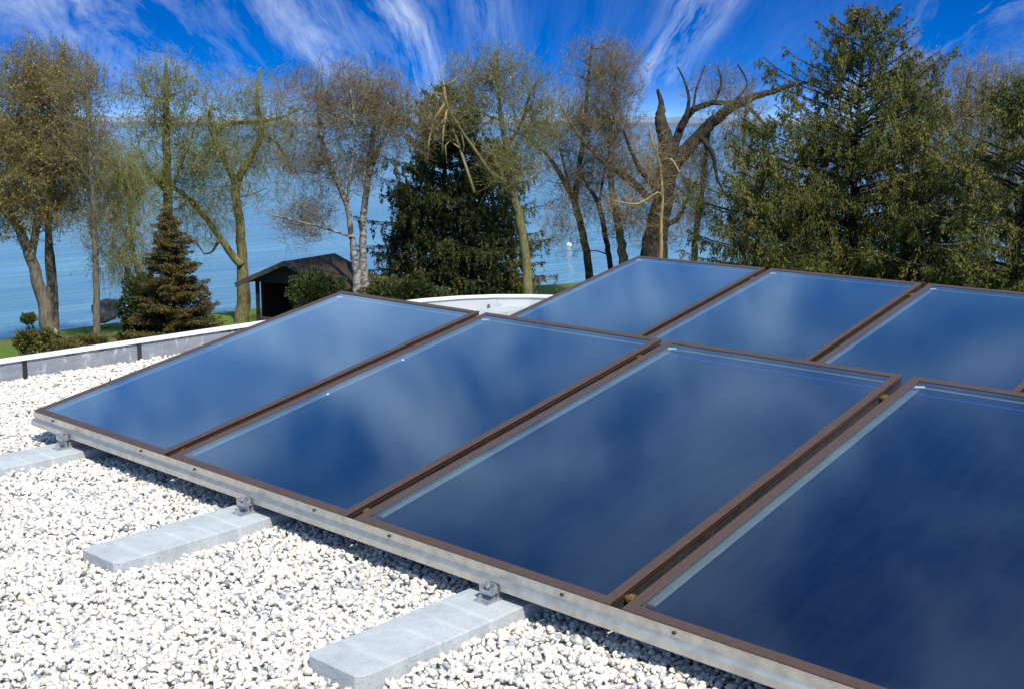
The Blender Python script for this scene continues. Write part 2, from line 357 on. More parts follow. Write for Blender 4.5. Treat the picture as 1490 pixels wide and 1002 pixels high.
def mat_membrane():
    m, t, b = new_mat('silver_roof_membrane')
    v = N(t, 'ShaderNodeTexCoord').outputs['Object']
    mp = N(t, 'ShaderNodeMapping'); mp.inputs['Scale'].default_value = (1, 1, .25); t.links.new(v, mp.inputs[0])
    mp2 = N(t, 'ShaderNodeMapping'); mp2.inputs['Scale'].default_value = (1, 1, 6); t.links.new(v, mp2.inputs[0])
    c = Mix(t, Ramp(t, Noise(t, mp2.outputs[0], 4, 6, .7), [(.3, 0), (.7, 1)]), (.22, .235, .26), (.34, .355, .38))
    c = Mix(t, Ramp(t, Noise(t, mp.outputs[0], 9, 5, .7, .5), [(.55, 0), (.64, .8)]), c, (.62, .62, .62))
    sp = N(t, 'ShaderNodeSeparateXYZ'); t.links.new(v, sp.inputs[0])
    c = Mix(t, Ramp(t, Mth(t, 'MULTIPLY', sp.outputs[1], .1), [(.46, 0), (.53, 1)]), c, (.62, .64, .66))   # whiter at the corner: bright sunlight there painted into the sheets
    t.links.new(c, b.inputs['Base Color']); b.inputs['Roughness'].default_value = .5; b.inputs['Metallic'].default_value = .2
    bn = N(t, 'ShaderNodeBump'); bn.inputs['Strength'].default_value = .7; bn.inputs['Distance'].default_value = .02
    t.links.new(Noise(t, mp.outputs[0], 8, 6, .7), bn.inputs['Height']); t.links.new(bn.outputs[0], b.inputs['Normal'])
    return m
M_mem = mat_membrane()
M_cap = mat_simple('white_coping_paint', (.72, .73, .72), (.82, .82, .80), 4, .5, 0, .15, 30)
M_wall = mat_simple('render_wall', (.6, .58, .53), (.7, .68, .63), 3, .9, 0, .2, 60)
ring('parapet', inner, offset(inner, .045), -.052, -.30, M_mem, bld)
cap = ring('coping', offset(inner, -.014), offset(inner, .062), -.034, -.0515, M_cap, bld)
n = len(inner)
wallp = offset(inner, .048)
mesh_obj('wall', loc([(*p, -.0525) for p in wallp]+[(*p, LAWN-1.5) for p in wallp]), [(i, n+i, n+(i+1) % n, (i+1) % n) for i in range(n)], M_wall, bld)
M_deck = mat_simple('gravel_bed', (.30, .29, .27), (.62, .60, .56), 60, .95, 0, 1, 90)
mesh_obj('roof_deck', loc([(*p, GR-.012) for p in offset(inner, .01)]), [tuple(range(n))[::-1]], M_deck, bld)
# black seams of the membrane on the inner face and ragged black lap under the coping
for (y, lean) in ((-1.3, .0), (.70, .01), (1.49, .012), (2.9, 0), (3.62, .0)):
    mb = MB(); mb.box(-1.5285, -1.5225, y-.014, y+.014, GR-.02, -.0525); o = mb.build('seam', M_black, bld); o.location = (-5, 1, -LAWN); o.rotation_euler = (0, 0, 0)
r_ = np.random.default_rng(4)
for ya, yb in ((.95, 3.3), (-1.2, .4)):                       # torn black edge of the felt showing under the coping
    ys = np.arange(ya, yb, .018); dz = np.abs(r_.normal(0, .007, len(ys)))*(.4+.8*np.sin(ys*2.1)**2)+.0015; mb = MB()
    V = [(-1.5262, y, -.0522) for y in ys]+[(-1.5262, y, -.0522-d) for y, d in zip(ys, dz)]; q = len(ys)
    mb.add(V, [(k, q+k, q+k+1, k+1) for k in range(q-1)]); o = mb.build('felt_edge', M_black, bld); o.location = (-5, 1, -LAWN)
mb = MB(); mb.box(-.004, .004, -.01, .01, GR-.02, -.0525); o = mb.build('seam', M_black, bld); o.location = (-1.2-5, 4.70+1, -LAWN); o.rotation_euler = (0, 0, .8)
mb = MB(); mb.add([(-.05, 0, 0), (.05, 0, 0), (0, .0, .075), (-.05, .02, 0), (.05, .02, 0), (0, .02, .075)], [(0, 1, 2), (3, 5, 4), (0, 2, 5, 3), (1, 4, 5, 2)])
o = mb.build('membrane_flap', M_black, bld); o.location = (-1.19-5, 4.55+1, GR-LAWN); o.rotation_euler = (0, 0, 2.5)

# ------------------------------------------------------------------ slabs
SLX = [.35, 1.78, 3.09, 4.42]
slabs = []
for i, (x0, lab) in enumerate(zip(SLX, ('grey concrete slab at the left edge of the photo, under the left end of the rail',
      'grey concrete slab in the white gravel, second from the left, with its pale foot under the rail',
      'largest grey concrete slab in the foreground, with pale stripes across it and a rounded corner',
      'concrete slab hidden in the shade under the nearest collector'))):
    r = empty('concrete_slab', (x0, 0, GR)); tag(r, lab, 'slab', 'ballast slabs under the front collectors')
    y0 = -.66-.01*i; 
    c_ = .014; mb = MB(); mb.add([(x, y, z) for z in (-.03, .050) for x, y in ((-.117, 2.15), (-.117, y0+c_), (-.117+c_, y0), (.117-c_*1.5, y0), (.117, y0+c_*1.5), (.117, 2.15))], [(0, 1, 2, 3, 4, 5), (11, 10, 9, 8, 7, 6)]+[(k, k+6, (k+1) % 6+6, (k+1) % 6) for k in range(6)])
    o = mb.build('block', M_slab, r); o.data.materials.clear(); o.data.materials.append(M_slab)
    o.rotation_euler = (0, 0, (.0, .02, -.006, 0)[i])
    m = o.modifiers.new('b', 'BEVEL'); m.width = .004; m.segments = 2; m.limit_method = 'ANGLE'; m.angle_limit = R_(30)
    slabs.append((x0, y0))
r = MB(); r.box(-.12, .12, -.42, .45, -.03, .05)
o = r.build('concrete_slab', M_slab, None); o.location = (-1.02, 4.38, GR); o.rotation_euler = (0, 0, .08)
tag(o, 'bluish grey concrete slab lying loose on the gravel by the curved white parapet', 'slab')

# ------------------------------------------------------------------ collectors
TILT = 0.19594; LC = 2.0023; WC = 1.15; GAP = .0455; EX = -.00591
def rect_ring(q, w, z0, z1):
    o = [(q, q), (WC-q, q), (WC-q, LC-q), (q, LC-q)]; p = q+w; i = [(p, p), (WC-p, p), (WC-p, LC-p), (p, LC-p)]
    V = [(*a, z1) for a in o]+[(*a, z1) for a in i]+[(*a, z0) for a in o]+[(*a, z0) for a in i]; F = []
    for a in range(4):
        b = (a+1) % 4; F += [(a, b, 4+b, 4+a), (8+a, 12+a, 12+b, 8+b), (a, 8+a, 8+b, b), (4+a, 4+b, 12+b, 12+a)]
    return MB().add(V, F)
def collector(x, y, z, label, blue=False):
    root = empty('solar_collector', (x, y, z)); root.rotation_euler = (TILT, math.atan(-EX), 0)
    tag(root, label, 'solar collector', 'solar thermal collectors on the gravel roof')
    w = .036; t = .005
    mb = MB()          # brown capping frame with mitred corners
    o_ = [(0, 0), (WC, 0), (WC, LC), (0, LC)]; i_ = [(w, w), (WC-w, w), (WC-w, LC-w), (w, LC-w)]
    V = [(*p, 0) for p in o_]+[(*p, 0) for p in i_]+[(*p, -t) for p in o_]+[(*p, -t) for p in i_]
    F = []
    for a in range(4):
        b = (a+1) % 4; F += [(a, b, 4+b, 4+a), (8+a, 12+a, 12+b, 8+b), (a, 8+a, 8+b, b), (4+a, 4+b, 12+b, 12+a)]
    mb.add(V, F); f = mb.build('frame', M_frame, root)
    m = f.modifiers.new('b', 'BEVEL'); m.width = .0015; m.segments = 2; m.limit_method = 'ANGLE'; m.angle_limit = R_(50)
    # outer side walls of the tray
    s = .004; zb = -.066
    rect_ring(s, .003, -.020, -t-.0005).build('casing', M_brownside, root)
    mb = MB(); mb.box(s+.003, WC-s-.003, s+.003, LC-s-.003, zb, -.0275); mb.build('tray', M_black, root)  # lower sides black, painting in the deep shade of the gaps
    # grey inner walls
    rect_ring(.0115, .010, -.0262, -t-.001).build('inner_wall', M_casing, root)
    mb = MB(); mb.box(.056, WC-.05, .05, LC-.05, -.0268, -.0255); mb.build('absorber', M_abs, root)
    mb = MB(); mb.box(.023, WC-.023, .023, LC-.023, -.0272, -.0269); mb.build('back_foil', M_casing, root)
    mb = MB(); mb.add([(.02, .02, -.0035), (WC-.02, .02, -.0035), (WC-.02, LC-.02, -.0035), (.02, LC-.02, -.0035)], [(0, 1, 2, 3)])
    mb.build('glass_pane', M_glass, root)
    mb = MB(); mb.tube([(.036, LC-.072, -.017), (.072, LC-.060, -.017)], .0065, 10)
    mb.build('header_fitting', M_plastic, root, smooth=False)
    mb = MB(); mb.tube([(.036, .075, -.018), (.060, .075, -.018)], .006, 10); mb.build('header_pipe', M_copper, root)
    for yy in (.09, LC-.20):
        mb = MB(); mb.tube([(WC-.0035, yy, -.030), (WC+.008, yy, -.030), (WC+.0081, yy, -.030), (WC+.030, yy, -.030), (WC+.0301, yy, -.030), (WC+GAP, yy, -.030)], [.012, .012, .019, .019, .012, .012], 12); mb.build('pipe_union', M_brass, root)
    mb = MB(); mb.box(.06, WC-.05, LC-.121, LC-.113, -.0254, -.024)
    if blue: mb.build('blue_strip', M_blue, root)
    return root
flabs = ['solar collector at the left end of the front row, beside the parapet', 'second collector from the left in the front row, two white specks at its left',
         'third collector from the left in the front row, second nearest to the viewer', 'nearest solar collector, darkest blue, cut by the right edge of the photo']
for k in range(4):
    x = k*(WC+GAP); r = collector(x, 0, x*EX, flabs[k], k >= 2)
    if k == 1:
        for (u, v) in ((.10, .80), (.105, 1.28)): mb = MB(); mb.tube([(u, v, -.003), (u, v, -.001)], .006, 8); mb.build('speck', M_plastic, r)
blabs = ['solar collector at the left end of the rear row, mirroring pale cloud', 'middle solar collector of the rear row', 'right solar collector of the rear row, plain deep blue', 'solar collector of the rear row beyond the right edge']
for k in range(4):
    x = k*(WC+GAP); collector(x-.0664, 3.1185, x*EX-.0405, blabs[k])

def rail_run(y, z, x0, x1, label, feet):
    root = empty('mounting_rack', (0, y, 0)); tag(root, label, 'mounting rack', 'aluminium racks carrying the collector rows')
    prof = [(.0035, -.0062), (.0035, -.036), (-.016, -.047), (-.018, -.070), (-.0155, -.070), (-.0135, -.051), (-.002, -.043), (.0, -.072), (.045, -.072), (.045, -.069), (.003, -.069)]
    # straight extrusion, following the slight fall of the row; the row is joined at every collector
    V = []; F = []; mb = MB()
    n = len(prof)
    for xx in (x0, x1): V += [(xx, u, v+z+xx*EX) for u, v in prof]
    F = [(i, n+i, n+(i+1) % n, (i+1) % n) for i in range(n)]+[tuple(range(n)), tuple(range(n, 2*n))[::-1]]
    mb.add(V, F); mb.build('rail', M_rail, root)
    for k in range(4):
        for u in (.16, .84):
            xx = x0+k*(WC+GAP)+u*WC
            if xx > x1: continue
            zc = z-.022+xx*EX; mb = MB(); pr = [(math.cos(a)*.0075, math.sin(a)*.0055) for a in np.linspace(0, 2*math.pi, 12, endpoint=False)]
            V = [(xx+a, .0010, zc+b) for a, b in pr]+[(xx+a*.8, -.0015, zc+b*.8) for a, b in pr]
            mb.add(V, [(i, (i+1) % 12, 12+(i+1) % 12, 12+i) for i in range(12)]+[tuple(range(12, 24))]); mb.build('bolt_head', M_black, root)
    for xf in feet:
        zf = GR+.0505; zt = z-.07+xf*EX; f = MB()
        ft = z-.076+xf*EX; f.box(-.032, .030, -.078, .03, zf, zf+.0045)                                     # base plate on the slab
        f.add([(-.024, -.070, zf+.004), (-.024, -.020, zf+.004), (-.024, -.026, ft), (-.024, -.046, ft), (-.020, -.070, zf+.004), (-.020, -.020, zf+.004), (-.020, -.026, ft), (-.020, -.046, ft)],
              [(0, 1, 2, 3), (4, 7, 6, 5), (0, 3, 7, 4), (1, 5, 6, 2), (2, 6, 7, 3), (0, 4, 5, 1)])
        f.box(-.0205, .016, -.030, -.0265, zf+.004, ft)                                      # upright
        f.box(-.026, .024, -.056, .012, ft-.001, ft+.0035)
        f.box(-.026, -.0225, -.056, -.0255, ft+.003, ft+.026); f.box(.0205, .024, -.056, -.0255, ft+.003, ft+.022)
        f.box(-.0226, .0206, -.030, -.0262, ft+.003, ft+.030); f.box(-.0226, .0206, -.056, -.053, ft+.003, ft+.012)
        o = f.build('foot', M_foot, root); o.location = (xf, 0, 0)
        b = MB(); b.tube([(.0, -.042, ft), (.0, -.042, ft+.018), (0, -.042, ft+.0181), (.0, -.042, ft+.026), (0, -.042, ft+.0261), (0, -.042, ft+.038)], [.005, .005, .010, .010, .005, .005], 8); b.build('bolt', M_zinc, o)
        b = MB(); zr = LC*math.sin(TILT)+z-.085; yr = LC*math.cos(TILT)-.12
        b.box(-.02, .02, yr, yr+.03, zf, zr); b.box(-.019, .019, -.02, yr+.028, zf+.0005, zf+.03)
        M = Matrix.Translation((0, 0, z-.070)) @ Matrix.Rotation(TILT, 4, 'X'); b.box(-.018, .018, .06, LC-.06, -.028, -.0005, M)
        o2 = b.build('support_triangle', M_zinc, root); o2.location = (xf, 0, 0)
    return root
rail_run(0, 0, .0, 5.2, 'long silver aluminium rack along the front edge of the near collector row', SLX)
rail_run(3.1185, -.0405, -.06, 5.1, 'aluminium rack under the rear collector row, mostly hidden', SLX)
for i, x0 in enumerate(SLX):
    mb = MB(); mb.box(-.117, .117, 2.9, 5.0, -.03, .050); o = mb.build('concrete_slab', M_slab); o.location = (x0, 0, GR)
    tag(o, 'concrete slab hidden under the rear collector row', 'slab', 'ballast slabs under the rear collectors')

# ------------------------------------------------------------------ gravel
def icos(sub):
    import bmesh
    bm = bmesh.new(); bmesh.ops.create_icosphere(bm, subdivisions=sub, radius=1); V = np.array([v.co[:] for v in bm.verts]); F = np.array([[v.index for v in f.verts] for f in bm.faces]); bm.free(); return V, F
IV, IF = icos(2); IV3, IF3 = icos(3)
def mat_pebble():
    m, t, b = new_mat('white_pebbles')
    a = N(t, 'ShaderNodeAttribute', attribute_type='INSTANCER', attribute_name='tint')
    c = Ramp(t, a.outputs['Fac'], [(0, (.20, .21, .23)), (.035, (.38, .39, .40)), (.09, (.54, .53, .51)), (.2, (.64, .61, .55)), (.5, (.74, .69, .59)), (.84, (.80, .755, .665)), (.92, (.71, .64, .53)), (.955, (.60, .49, .37)), (.97, (.62, .58, .50)), (1, (.80, .77, .70))])
    v = N(t, 'ShaderNodeTexCoord').outputs['Object']
    c = Mix(t, Ramp(t, Noise(t, v, 2.2, 5, .7), [(.45, 0), (.75, .35)]), c, (.42, .38, .32))
    t.links.new(c, b.inputs['Base Color']); b.inputs['Roughness'].default_value = .62; b.inputs['Specular IOR Level'].default_value = .3
    return m
M_peb = mat_pebble()
pc = bpy.data.collections.new('pebble_shapes')
for k in range(9):
    r = np.random.default_rng(50+k); V = IV.copy(); nrmv = V.copy()
    for _ in range(8):                                    # cut facets, then soften
        d = r.normal(size=3); d /= np.linalg.norm(d); h = r.uniform(.42, .8); s = V @ d; V = V-np.outer(np.maximum(s-h, 0)*.93, d)
    V += nrmv*(.05*np.sin(nrmv @ r.normal(size=3)*4+1))[:, None]
    V *= np.array([1, r.uniform(.68, .95), r.uniform(.5, .75)])
    o = mesh_obj('pebble', V, IF, M_peb, smooth=True); COL.objects.unlink(o); pc.objects.link(o)
def scatter(step, x0, x1, y0, y1, keep, smin, smax, zj):
    gx = np.arange(x0, x1, step); gy = np.arange(y0, y1, step); A, B = np.meshgrid(gx, gy, indexing='ij')
    P = np.stack([A.ravel(), B.ravel()], 1); P += rng.uniform(-.6, .6, P.shape)*step
    P = P[keep(P)]; n = len(P); s = smin+(smax-smin)*rng.beta(1.6, 2.6, n)
    wav = .010*np.sin(P[:, 0]*7+1.3)*np.sin(P[:, 1]*5.3)+.006*np.sin(P[:, 0]*17)*np.sin(P[:, 1]*21+2)
    z = GR+.003+wav+rng.uniform(-zj, zj, n)
    return np.column_stack([P, z]), s
def keepf(P):
    ok = (P[:, 0] > -1.52)
    # inside the curved corner
    cx = np.interp(P[:, 1], [3.75, 4.1, 4.4, 4.65, 4.85, 5.02, 5.17], [-1.52, -1.46, -1.36, -1.20, -.98, -.70, -.33]); ok &= P[:, 0] > cx+.01
    for (x, y0) in slabs:
        ins = (np.abs(P[:, 0]-x) < .116) & (P[:, 1] > y0-.0) ; ok &= ~ins
    ins = (np.abs(P[:, 0]+1.02) < .11) & (np.abs(P[:, 1]-4.38) < .42); ok &= ~ins
    # band in front of the panels and the strip by the parapet
    hid = (P[:, 0] > .5) & (P[:, 1] > 1.0); ok &= ~hid
    ok &= P[:, 1] > -1.2-1.0*(P[:, 0] > 0)-.0*P[:, 0]-1.2
    return ok
PA, SA = scatter(.0168, -1.53, 5.6, -3.2, 1.0, keepf, .0080, .0220, .007)
PB, SB = scatter(.0175, -1.53, .5, 1.0, 5.3, keepf, .0080, .0220, .007)
PP = np.vstack([PA, PB]); SC = np.concatenate([SA, SB]); n = len(PP)
me = bpy.data.meshes.new('gravel'); me.vertices.add(n); me.vertices.foreach_set('co', PP.astype(np.float32).ravel())
def attr(nm, typ, data):
    a = me.attributes.new(nm, typ, 'POINT'); a.data.foreach_set('vector' if typ == 'FLOAT_VECTOR' else 'value', np.asarray(data).ravel())
rot = np.column_stack([rng.normal(0, .45, n), rng.normal(0, .45, n), rng.uniform(0, 6.28, n)])
attr('rot', 'FLOAT_VECTOR', rot.astype(np.float32))
attr('scl', 'FLOAT_VECTOR', (SC[:, None]*rng.uniform(.85, 1.15, (n, 3))).astype(np.float32))
attr('pick', 'INT', rng.integers(0, 9, n).astype(np.int32))
attr('tint', 'FLOAT', rng.uniform(0, 1, n).astype(np.float32))
me.materials.append(M_peb)
gv = bpy.data.objects.new('gravel', me); COL.objects.link(gv); tag(gv, 'layer of rounded white and grey gravel spread over the flat roof', 'gravel', kind='stuff')
ng = bpy.data.node_groups.new('scatter_pebbles', 'GeometryNodeTree')
ng.interface.new_socket('Geometry', in_out='INPUT', socket_type='NodeSocketGeometry'); ng.interface.new_socket('Geometry', in_out='OUTPUT', socket_type='NodeSocketGeometry')
gi = ng.nodes.new('NodeGroupInput'); go = ng.nodes.new('NodeGroupOutput'); ip = ng.nodes.new('GeometryNodeInstanceOnPoints')
ci = ng.nodes.new('GeometryNodeCollectionInfo'); ci.inputs['Collection'].default_value = pc; ci.inputs['Separate Children'].default_value = True; ci.inputs['Reset Children'].default_value = True
def na(nm, typ):
    a = ng.nodes.new('GeometryNodeInputNamedAttribute'); a.data_type = typ; a.inputs['Name'].default_value = nm
    return next(o for o in a.outputs if o.enabled and o.name == 'Attribute')
ng.links.new(gi.outputs[0], ip.inputs['Points']); ng.links.new(ci.outputs[0], ip.inputs['Instance'])
ip.inputs['Pick Instance'].default_value = True
ng.links.new(na('pick', 'INT'), ip.inputs['Instance Index']); ng.links.new(na('rot', 'FLOAT_VECTOR'), ip.inputs['Rotation']); ng.links.new(na('scl', 'FLOAT_VECTOR'), ip.inputs['Scale'])
ng.links.new(ip.outputs[0], go.inputs[0])
gm = gv.modifiers.new('scatter', 'NODES'); gm.node_group = ng

# ------------------------------------------------------------------ vegetation
def seg_geo(P0, P1, R0, R1, n=3):
    P0 = np.asarray(P0); P1 = np.asarray(P1); R0 = np.asarray(R0)[:, None]; R1 = np.asarray(R1)[:, None]
    t = P1-P0; t /= np.linalg.norm(t, axis=1, keepdims=True)+1e-9
    ref = np.where(np.abs(t[:, 2:3]) < .9, [[0, 0, 1.]], [[1., 0, 0]]); a = np.cross(t, ref); a /= np.linalg.norm(a, axis=1, keepdims=True); b = np.cross(t, a)
    K = len(P0); V = np.zeros((K, 2*n, 3))
    for k in range(n):
        c, s = math.cos(2*math.pi*k/n), math.sin(2*math.pi*k/n)
        V[:, k] = P0+R0*(a*c+b*s); V[:, n+k] = P1+R1*(a*c+b*s)
    F = np.array([[k, (k+1) % n, n+(k+1) % n, n+k] for k in range(n)])
    return V.reshape(-1, 3), (F[None]+(np.arange(K)*2*n)[:, None, None]).reshape(-1, 4)
def leaf_geo(C, size, asp=.6, dirs=None, r=rng):
    n = len(C); d = r.normal(size=(n, 3)) if dirs is None else dirs+r.normal(size=(n, 3))*.35
    d /= np.linalg.norm(d, axis=1, keepdims=True); e = np.cross(d, r.normal(size=(n, 3))); e /= np.linalg.norm(e, axis=1, keepdims=True)
    s = (size*r.uniform(.6, 1.35, n))[:, None]; w = s*asp
    V = np.stack([C-d*s*.5, C+e*w*.5, C+d*s*.5, C-e*w*.5], 1)
    return V.reshape(-1, 3), np.arange(n*4).reshape(n, 4)
def in_ell(ells, n, r, D, shell=.6):
    # ells: list of (px,py,rx,ry[,dDepth]) on the photo at distance D -> points in world ellipsoids
    w = np.array([e[2]*e[3] for e in ells], float); w /= w.sum(); idx = r.choice(len(ells), n, p=w)
    u = r.normal(size=(n, 3)); u /= np.linalg.norm(u, axis=1, keepdims=True); u *= (r.uniform(0, 1, n)**shell)[:, None]
    out = np.zeros((n, 3)); m = D/FPX
    RH = np.array([RT[0], RT[1], 0]); FH = np.array([cy, sy_, 0])
    for i, e in enumerate(ells):
        k = idx == i; c = at(e[0], e[1], D)+FH*(e[4] if len(e) > 4 else 0)
        out[k] = c+RH*(u[k, 0:1]*e[2]*m)+np.array([0, 0, 1.])*(u[k, 1:2]*e[3]*m)+FH*(u[k, 2:3]*min(e[2], 1.3*e[3])*m*.85)
    return out
def make_tree(name, D, limbs, ells, label, bark, leafm, n1=30, n2=200, n3=1400, n4=3, leaves=3, lsize=.11, droop=0, seed=1, twigr=.011, group='bare budding trees along the lake shore', asp=.6, twigm=None, minz=None, tw=1.0):
    r = np.random.default_rng(seed); m = D/FPX
    base = at(limbs[0][0][0], limbs[0][0][1], D); gz = ground_z(base[0], base[1])
    root = empty(name, (base[0], base[1], gz)); org = np.array([base[0], base[1], gz])
    tag(root, label, 'tree', group)
    tv = MB(); nodes = []; nr = []; FH = np.array([cy, sy_, 0])
    for li, L in enumerate(limbs):
        P = []; rad = []
        off = 0.0; dd = r.uniform(-.5, .5) if li else 0
        for j, q in enumerate(L):
            off = dd*j if li else .12*math.sin(j)
            P.append(at(q[0], q[1], D)+FH*off); rad.append(q[2]*m*.5)
        if li == 0:
            P = [np.array([P[0][0], P[0][1], gz-.2])]+P if P[0][2] > gz+.3 else P; rad = [rad[0]*1.25]+rad if len(P) > len(rad) else rad
            if len(P) == len(L): P[0] = P[0]-np.array([0, 0, .3])
        # catmull-rom
        Q = []; rq = []
        for i in range(len(P)-1):
            p0, p1, p2, p3 = P[max(i-1, 0)], P[i], P[i+1], P[min(i+2, len(P)-1)]
            for t in np.linspace(0, 1, 6, endpoint=False):
                Q.append(.5*((2*p1)+(-p0+p2)*t+(2*p0-5*p1+4*p2-p3)*t*t+(-p0+3*p1-3*p2+p3)*t**3)); rq.append(rad[i]*(1-t)+rad[i+1]*t)
        Q.append(P[-1]); rq.append(rad[-1])
        Q = [q+r.normal(size=3)*min(.03, rr_*.10) for q, rr_ in zip(Q, rq)]
        tv.tube([q-org for q in Q], rq, 9)
        for k, q in enumerate(Q):
            if li or k > len(Q)*.25: nodes.append(q); nr.append(rq[k])
    trunk = tv.build('trunk', bark, root, smooth=True)
    nodes = np.array(nodes); nr = np.array(nr)
    A0, A1, B0, B1 = [], [], [], []       # segments
    T0, T1, U0, U1 = [], [], [], []
    def grow(n, maxlen, rf, rmax, steps, store, drp, jit, rb=1.15):
        nonlocal nodes, nr
        tg = in_ell(ells, n, r, D)
        order = r.permutation(n); tg = tg[order]; batch = max(1, n//12); newn = []; newr = []
        for b0 in range(0, n, batch):
            tt = tg[b0:b0+batch]; base_n = nodes if not newn else np.vstack([nodes, np.array(newn)]); base_r = nr if not newn else np.concatenate([nr, np.array(newr)])
            dv = tt[:, None, :]-base_n[None]; dist = np.linalg.norm(dv, axis=2)+np.maximum(0, base_n[None, :, 2]-tt[:, None, 2]+.2)*(.9 if drp < .5 else .1)
            k = dist.argmin(1)
            for q, kk in zip(tt, k):
                s = base_n[kk]; v = q-s; L = np.linalg.norm(v)
                if L < .05: continue
                if L > maxlen: v *= maxlen/L; L = maxlen; q = s+v
                r0 = min(base_r[kk]*.75, rmax, rf*L+.006); mid = s+v*.5+np.array([0, 0, (.10-.25*drp)*L])+r.normal(size=3)*jit*L
                end = q-np.array([0, 0, drp*L*.5]); prev = s
                for st_ in range(1, steps+1):
                    t = st_/steps; pnt = (1-t)**2*s+2*t*(1-t)*mid+t*t*end+r.normal(size=3)*.03*L*(st_ < steps)
                    ra = r0*(1-.75*(st_-1)/steps); rc = r0*(1-.75*st_/steps)
                    store[0].append(prev); store[1].append(pnt); store[2].append(ra); store[3].append(rc); dirs_.append(pnt-prev); prev = pnt; newn.append(pnt); newr.append(rc)
        if newn: nodes = np.vstack([nodes, np.array(newn)]); nr = np.concatenate([nr, np.array(newr)])
        return newn
    A = ([], [], [], []); B = ([], [], [], []); dirs_ = []
    grow(n1, 4.2, .020*tw, .13, 6, A, droop*.3, .10)
    grow(n2, 2.4, .015*tw, .06, 5, A, droop*.5, .13)
    dirs_.clear(); tips = grow(n3, 1.3, .008, twigr, 3, B, droop, .12)
    tips = np.array(tips)
    # fine twiglets
    k = r.integers(0, len(tips), n3*n4); s = tips[k]; pd = np.array(dirs_); pd = pd/(np.linalg.norm(pd, axis=1, keepdims=True)+1e-9); d = pd[k]*1.5+r.normal(size=s.shape)*.75+np.array([0, 0, .45-2.2*droop]); d /= np.linalg.norm(d, axis=1, keepdims=True)
    L = r.uniform(.25, .9, len(s))[:, None]*(1+.6*droop); e = s+d*L
    P0 = np.vstack([np.array(B[0]), s]); P1 = np.vstack([np.array(B[1]), e]); R0 = np.concatenate([np.array(B[2]), np.full(len(s), twigr*.6)]); R1 = np.concatenate([np.array(B[3]), np.full(len(s), twigr*.3)])
    V1, F1 = seg_geo(np.array(A[0])-org, np.array(A[1])-org, A[2], A[3], 5)
    mesh_obj('branches', V1, F1, bark, root, smooth=True)
    V2, F2 = seg_geo(P0-org, P1-org, R0, R1, 3)
    mats = [twigm or bark]; mi = np.zeros(len(F2))
    if leaves > 0 and leafm:
        src = np.vstack([s+d*L*r.uniform(.2, 1.05, (len(s), 1)) for _ in range(int(math.ceil(leaves)))])
        src = src[:int(len(s)*leaves)]
        src = src+r.normal(size=src.shape)*.06-org
        V3, F3 = leaf_geo(src, lsize, asp, None if droop < .5 else np.tile([0, 0, -1.], (len(src), 1)), r)
        F3 = F3+len(V2); V2 = np.vstack([V2, V3]); F2 = np.vstack([F2, F3]); mi = np.concatenate([mi, np.ones(len(F3))]); mats.append(leafm)
    mesh_obj('crown', V2, F2, mats, root, mi=mi)
    return root

bark_grey = mat_bark('bark_grey', (.10, .085, .065), (.20, .17, .12))
bark_olive = mat_bark('bark_olive', (.12, .11, .045), (.22, .20, .09))
bark_dark = mat_bark('bark_dark', (.020, .016, .013), (.065, .052, .040))
bark_birch = mat_bark('bark_birch', (.07, .06, .055), (.34, .32, .29), True)
twig_brown = mat_bark('twig_brown', (.16, .12, .07), (.28, .22, .13))
twig_olive = mat_bark('twig_olive', (.17, .15, .06), (.28, .26, .11))
twig_tan = mat_bark('twig_tan', (.26, .19, .09), (.38, .29, .14))
leaf_spring = mat_leaf('spring_leaves', [(.16, .16, .03), (.32, .34, .05), (.46, .50, .08)], .5)
leaf_brown = mat_leaf('bronze_leaves', [(.15, .115, .025), (.32, .26, .05), (.42, .40, .07)], .45)
leaf_bud = mat_leaf('olive_buds', [(.17, .15, .04), (.30, .29, .07), (.38, .42, .09)], .45)
leaf_willow = mat_leaf('willow_leaves', [(.16, .18, .03), (.34, .38, .06), (.48, .52, .10)], .5)

T = make_tree
T('maple_tree', 52, [[(72, 484, 22), (62, 440, 18), (45, 380, 15), (25, 330, 12), (5, 290, 8)], [(45, 380, 11), (52, 320, 10), (60, 260, 8), (55, 180, 6), (50, 110, 3)], [(25, 330, 7), (-20, 270, 5), (-45, 200, 3)]],
  [(35, 230, 95, 120), (45, 125, 70, 60), (-40, 250, 70, 100), (15, 300, 60, 45)], 'big bronze and yellow leaved tree at the left edge of the photo, leaning trunk', bark_grey, leaf_brown, 60, 340, 2600, 4, 2.46, 0.094, 0, 11, twigm=twig_brown)
T('maple_tree', 53.5, [[(70, 482, 12), (72, 420, 11), (68, 360, 10), (75, 290, 8), (85, 210, 5), (95, 130, 3)]],
  [(90, 220, 65, 100), (85, 120, 65, 50), (80, 300, 45, 35)], 'straight middle trunk close behind the leaning tree at far left', bark_grey, leaf_brown, 34, 198, 1500, 4, 2.03, 0.09, 0, 12, twigm=twig_brown)
T('maple_tree', 54.5, [[(80, 480, 10), (78, 420, 9), (70, 350, 8), (60, 270, 6), (40, 180, 3)]],
  [(30, 190, 65, 90), (70, 270, 60, 60), (110, 250, 50, 70)], 'thin right hand trunk of the three at far left', bark_grey, leaf_spring, 30, 144, 880, 3, 1.89, 0.09, 0, 13, twigm=twig_brown)
T('slim_tree', 49, [[(141, 497, 11), (139, 430, 9), (136, 340, 8), (133, 260, 7), (130, 180, 6), (127, 118, 4)]],
  [(130, 200, 42, 90), (130, 125, 60, 30), (135, 330, 40, 50)], 'slim straight grey trunk in front of the boulder, nearly bare', bark_grey, leaf_spring, 34, 144, 605, 3, 1.01, 0.078, 0, 14, twigm=twig_brown)
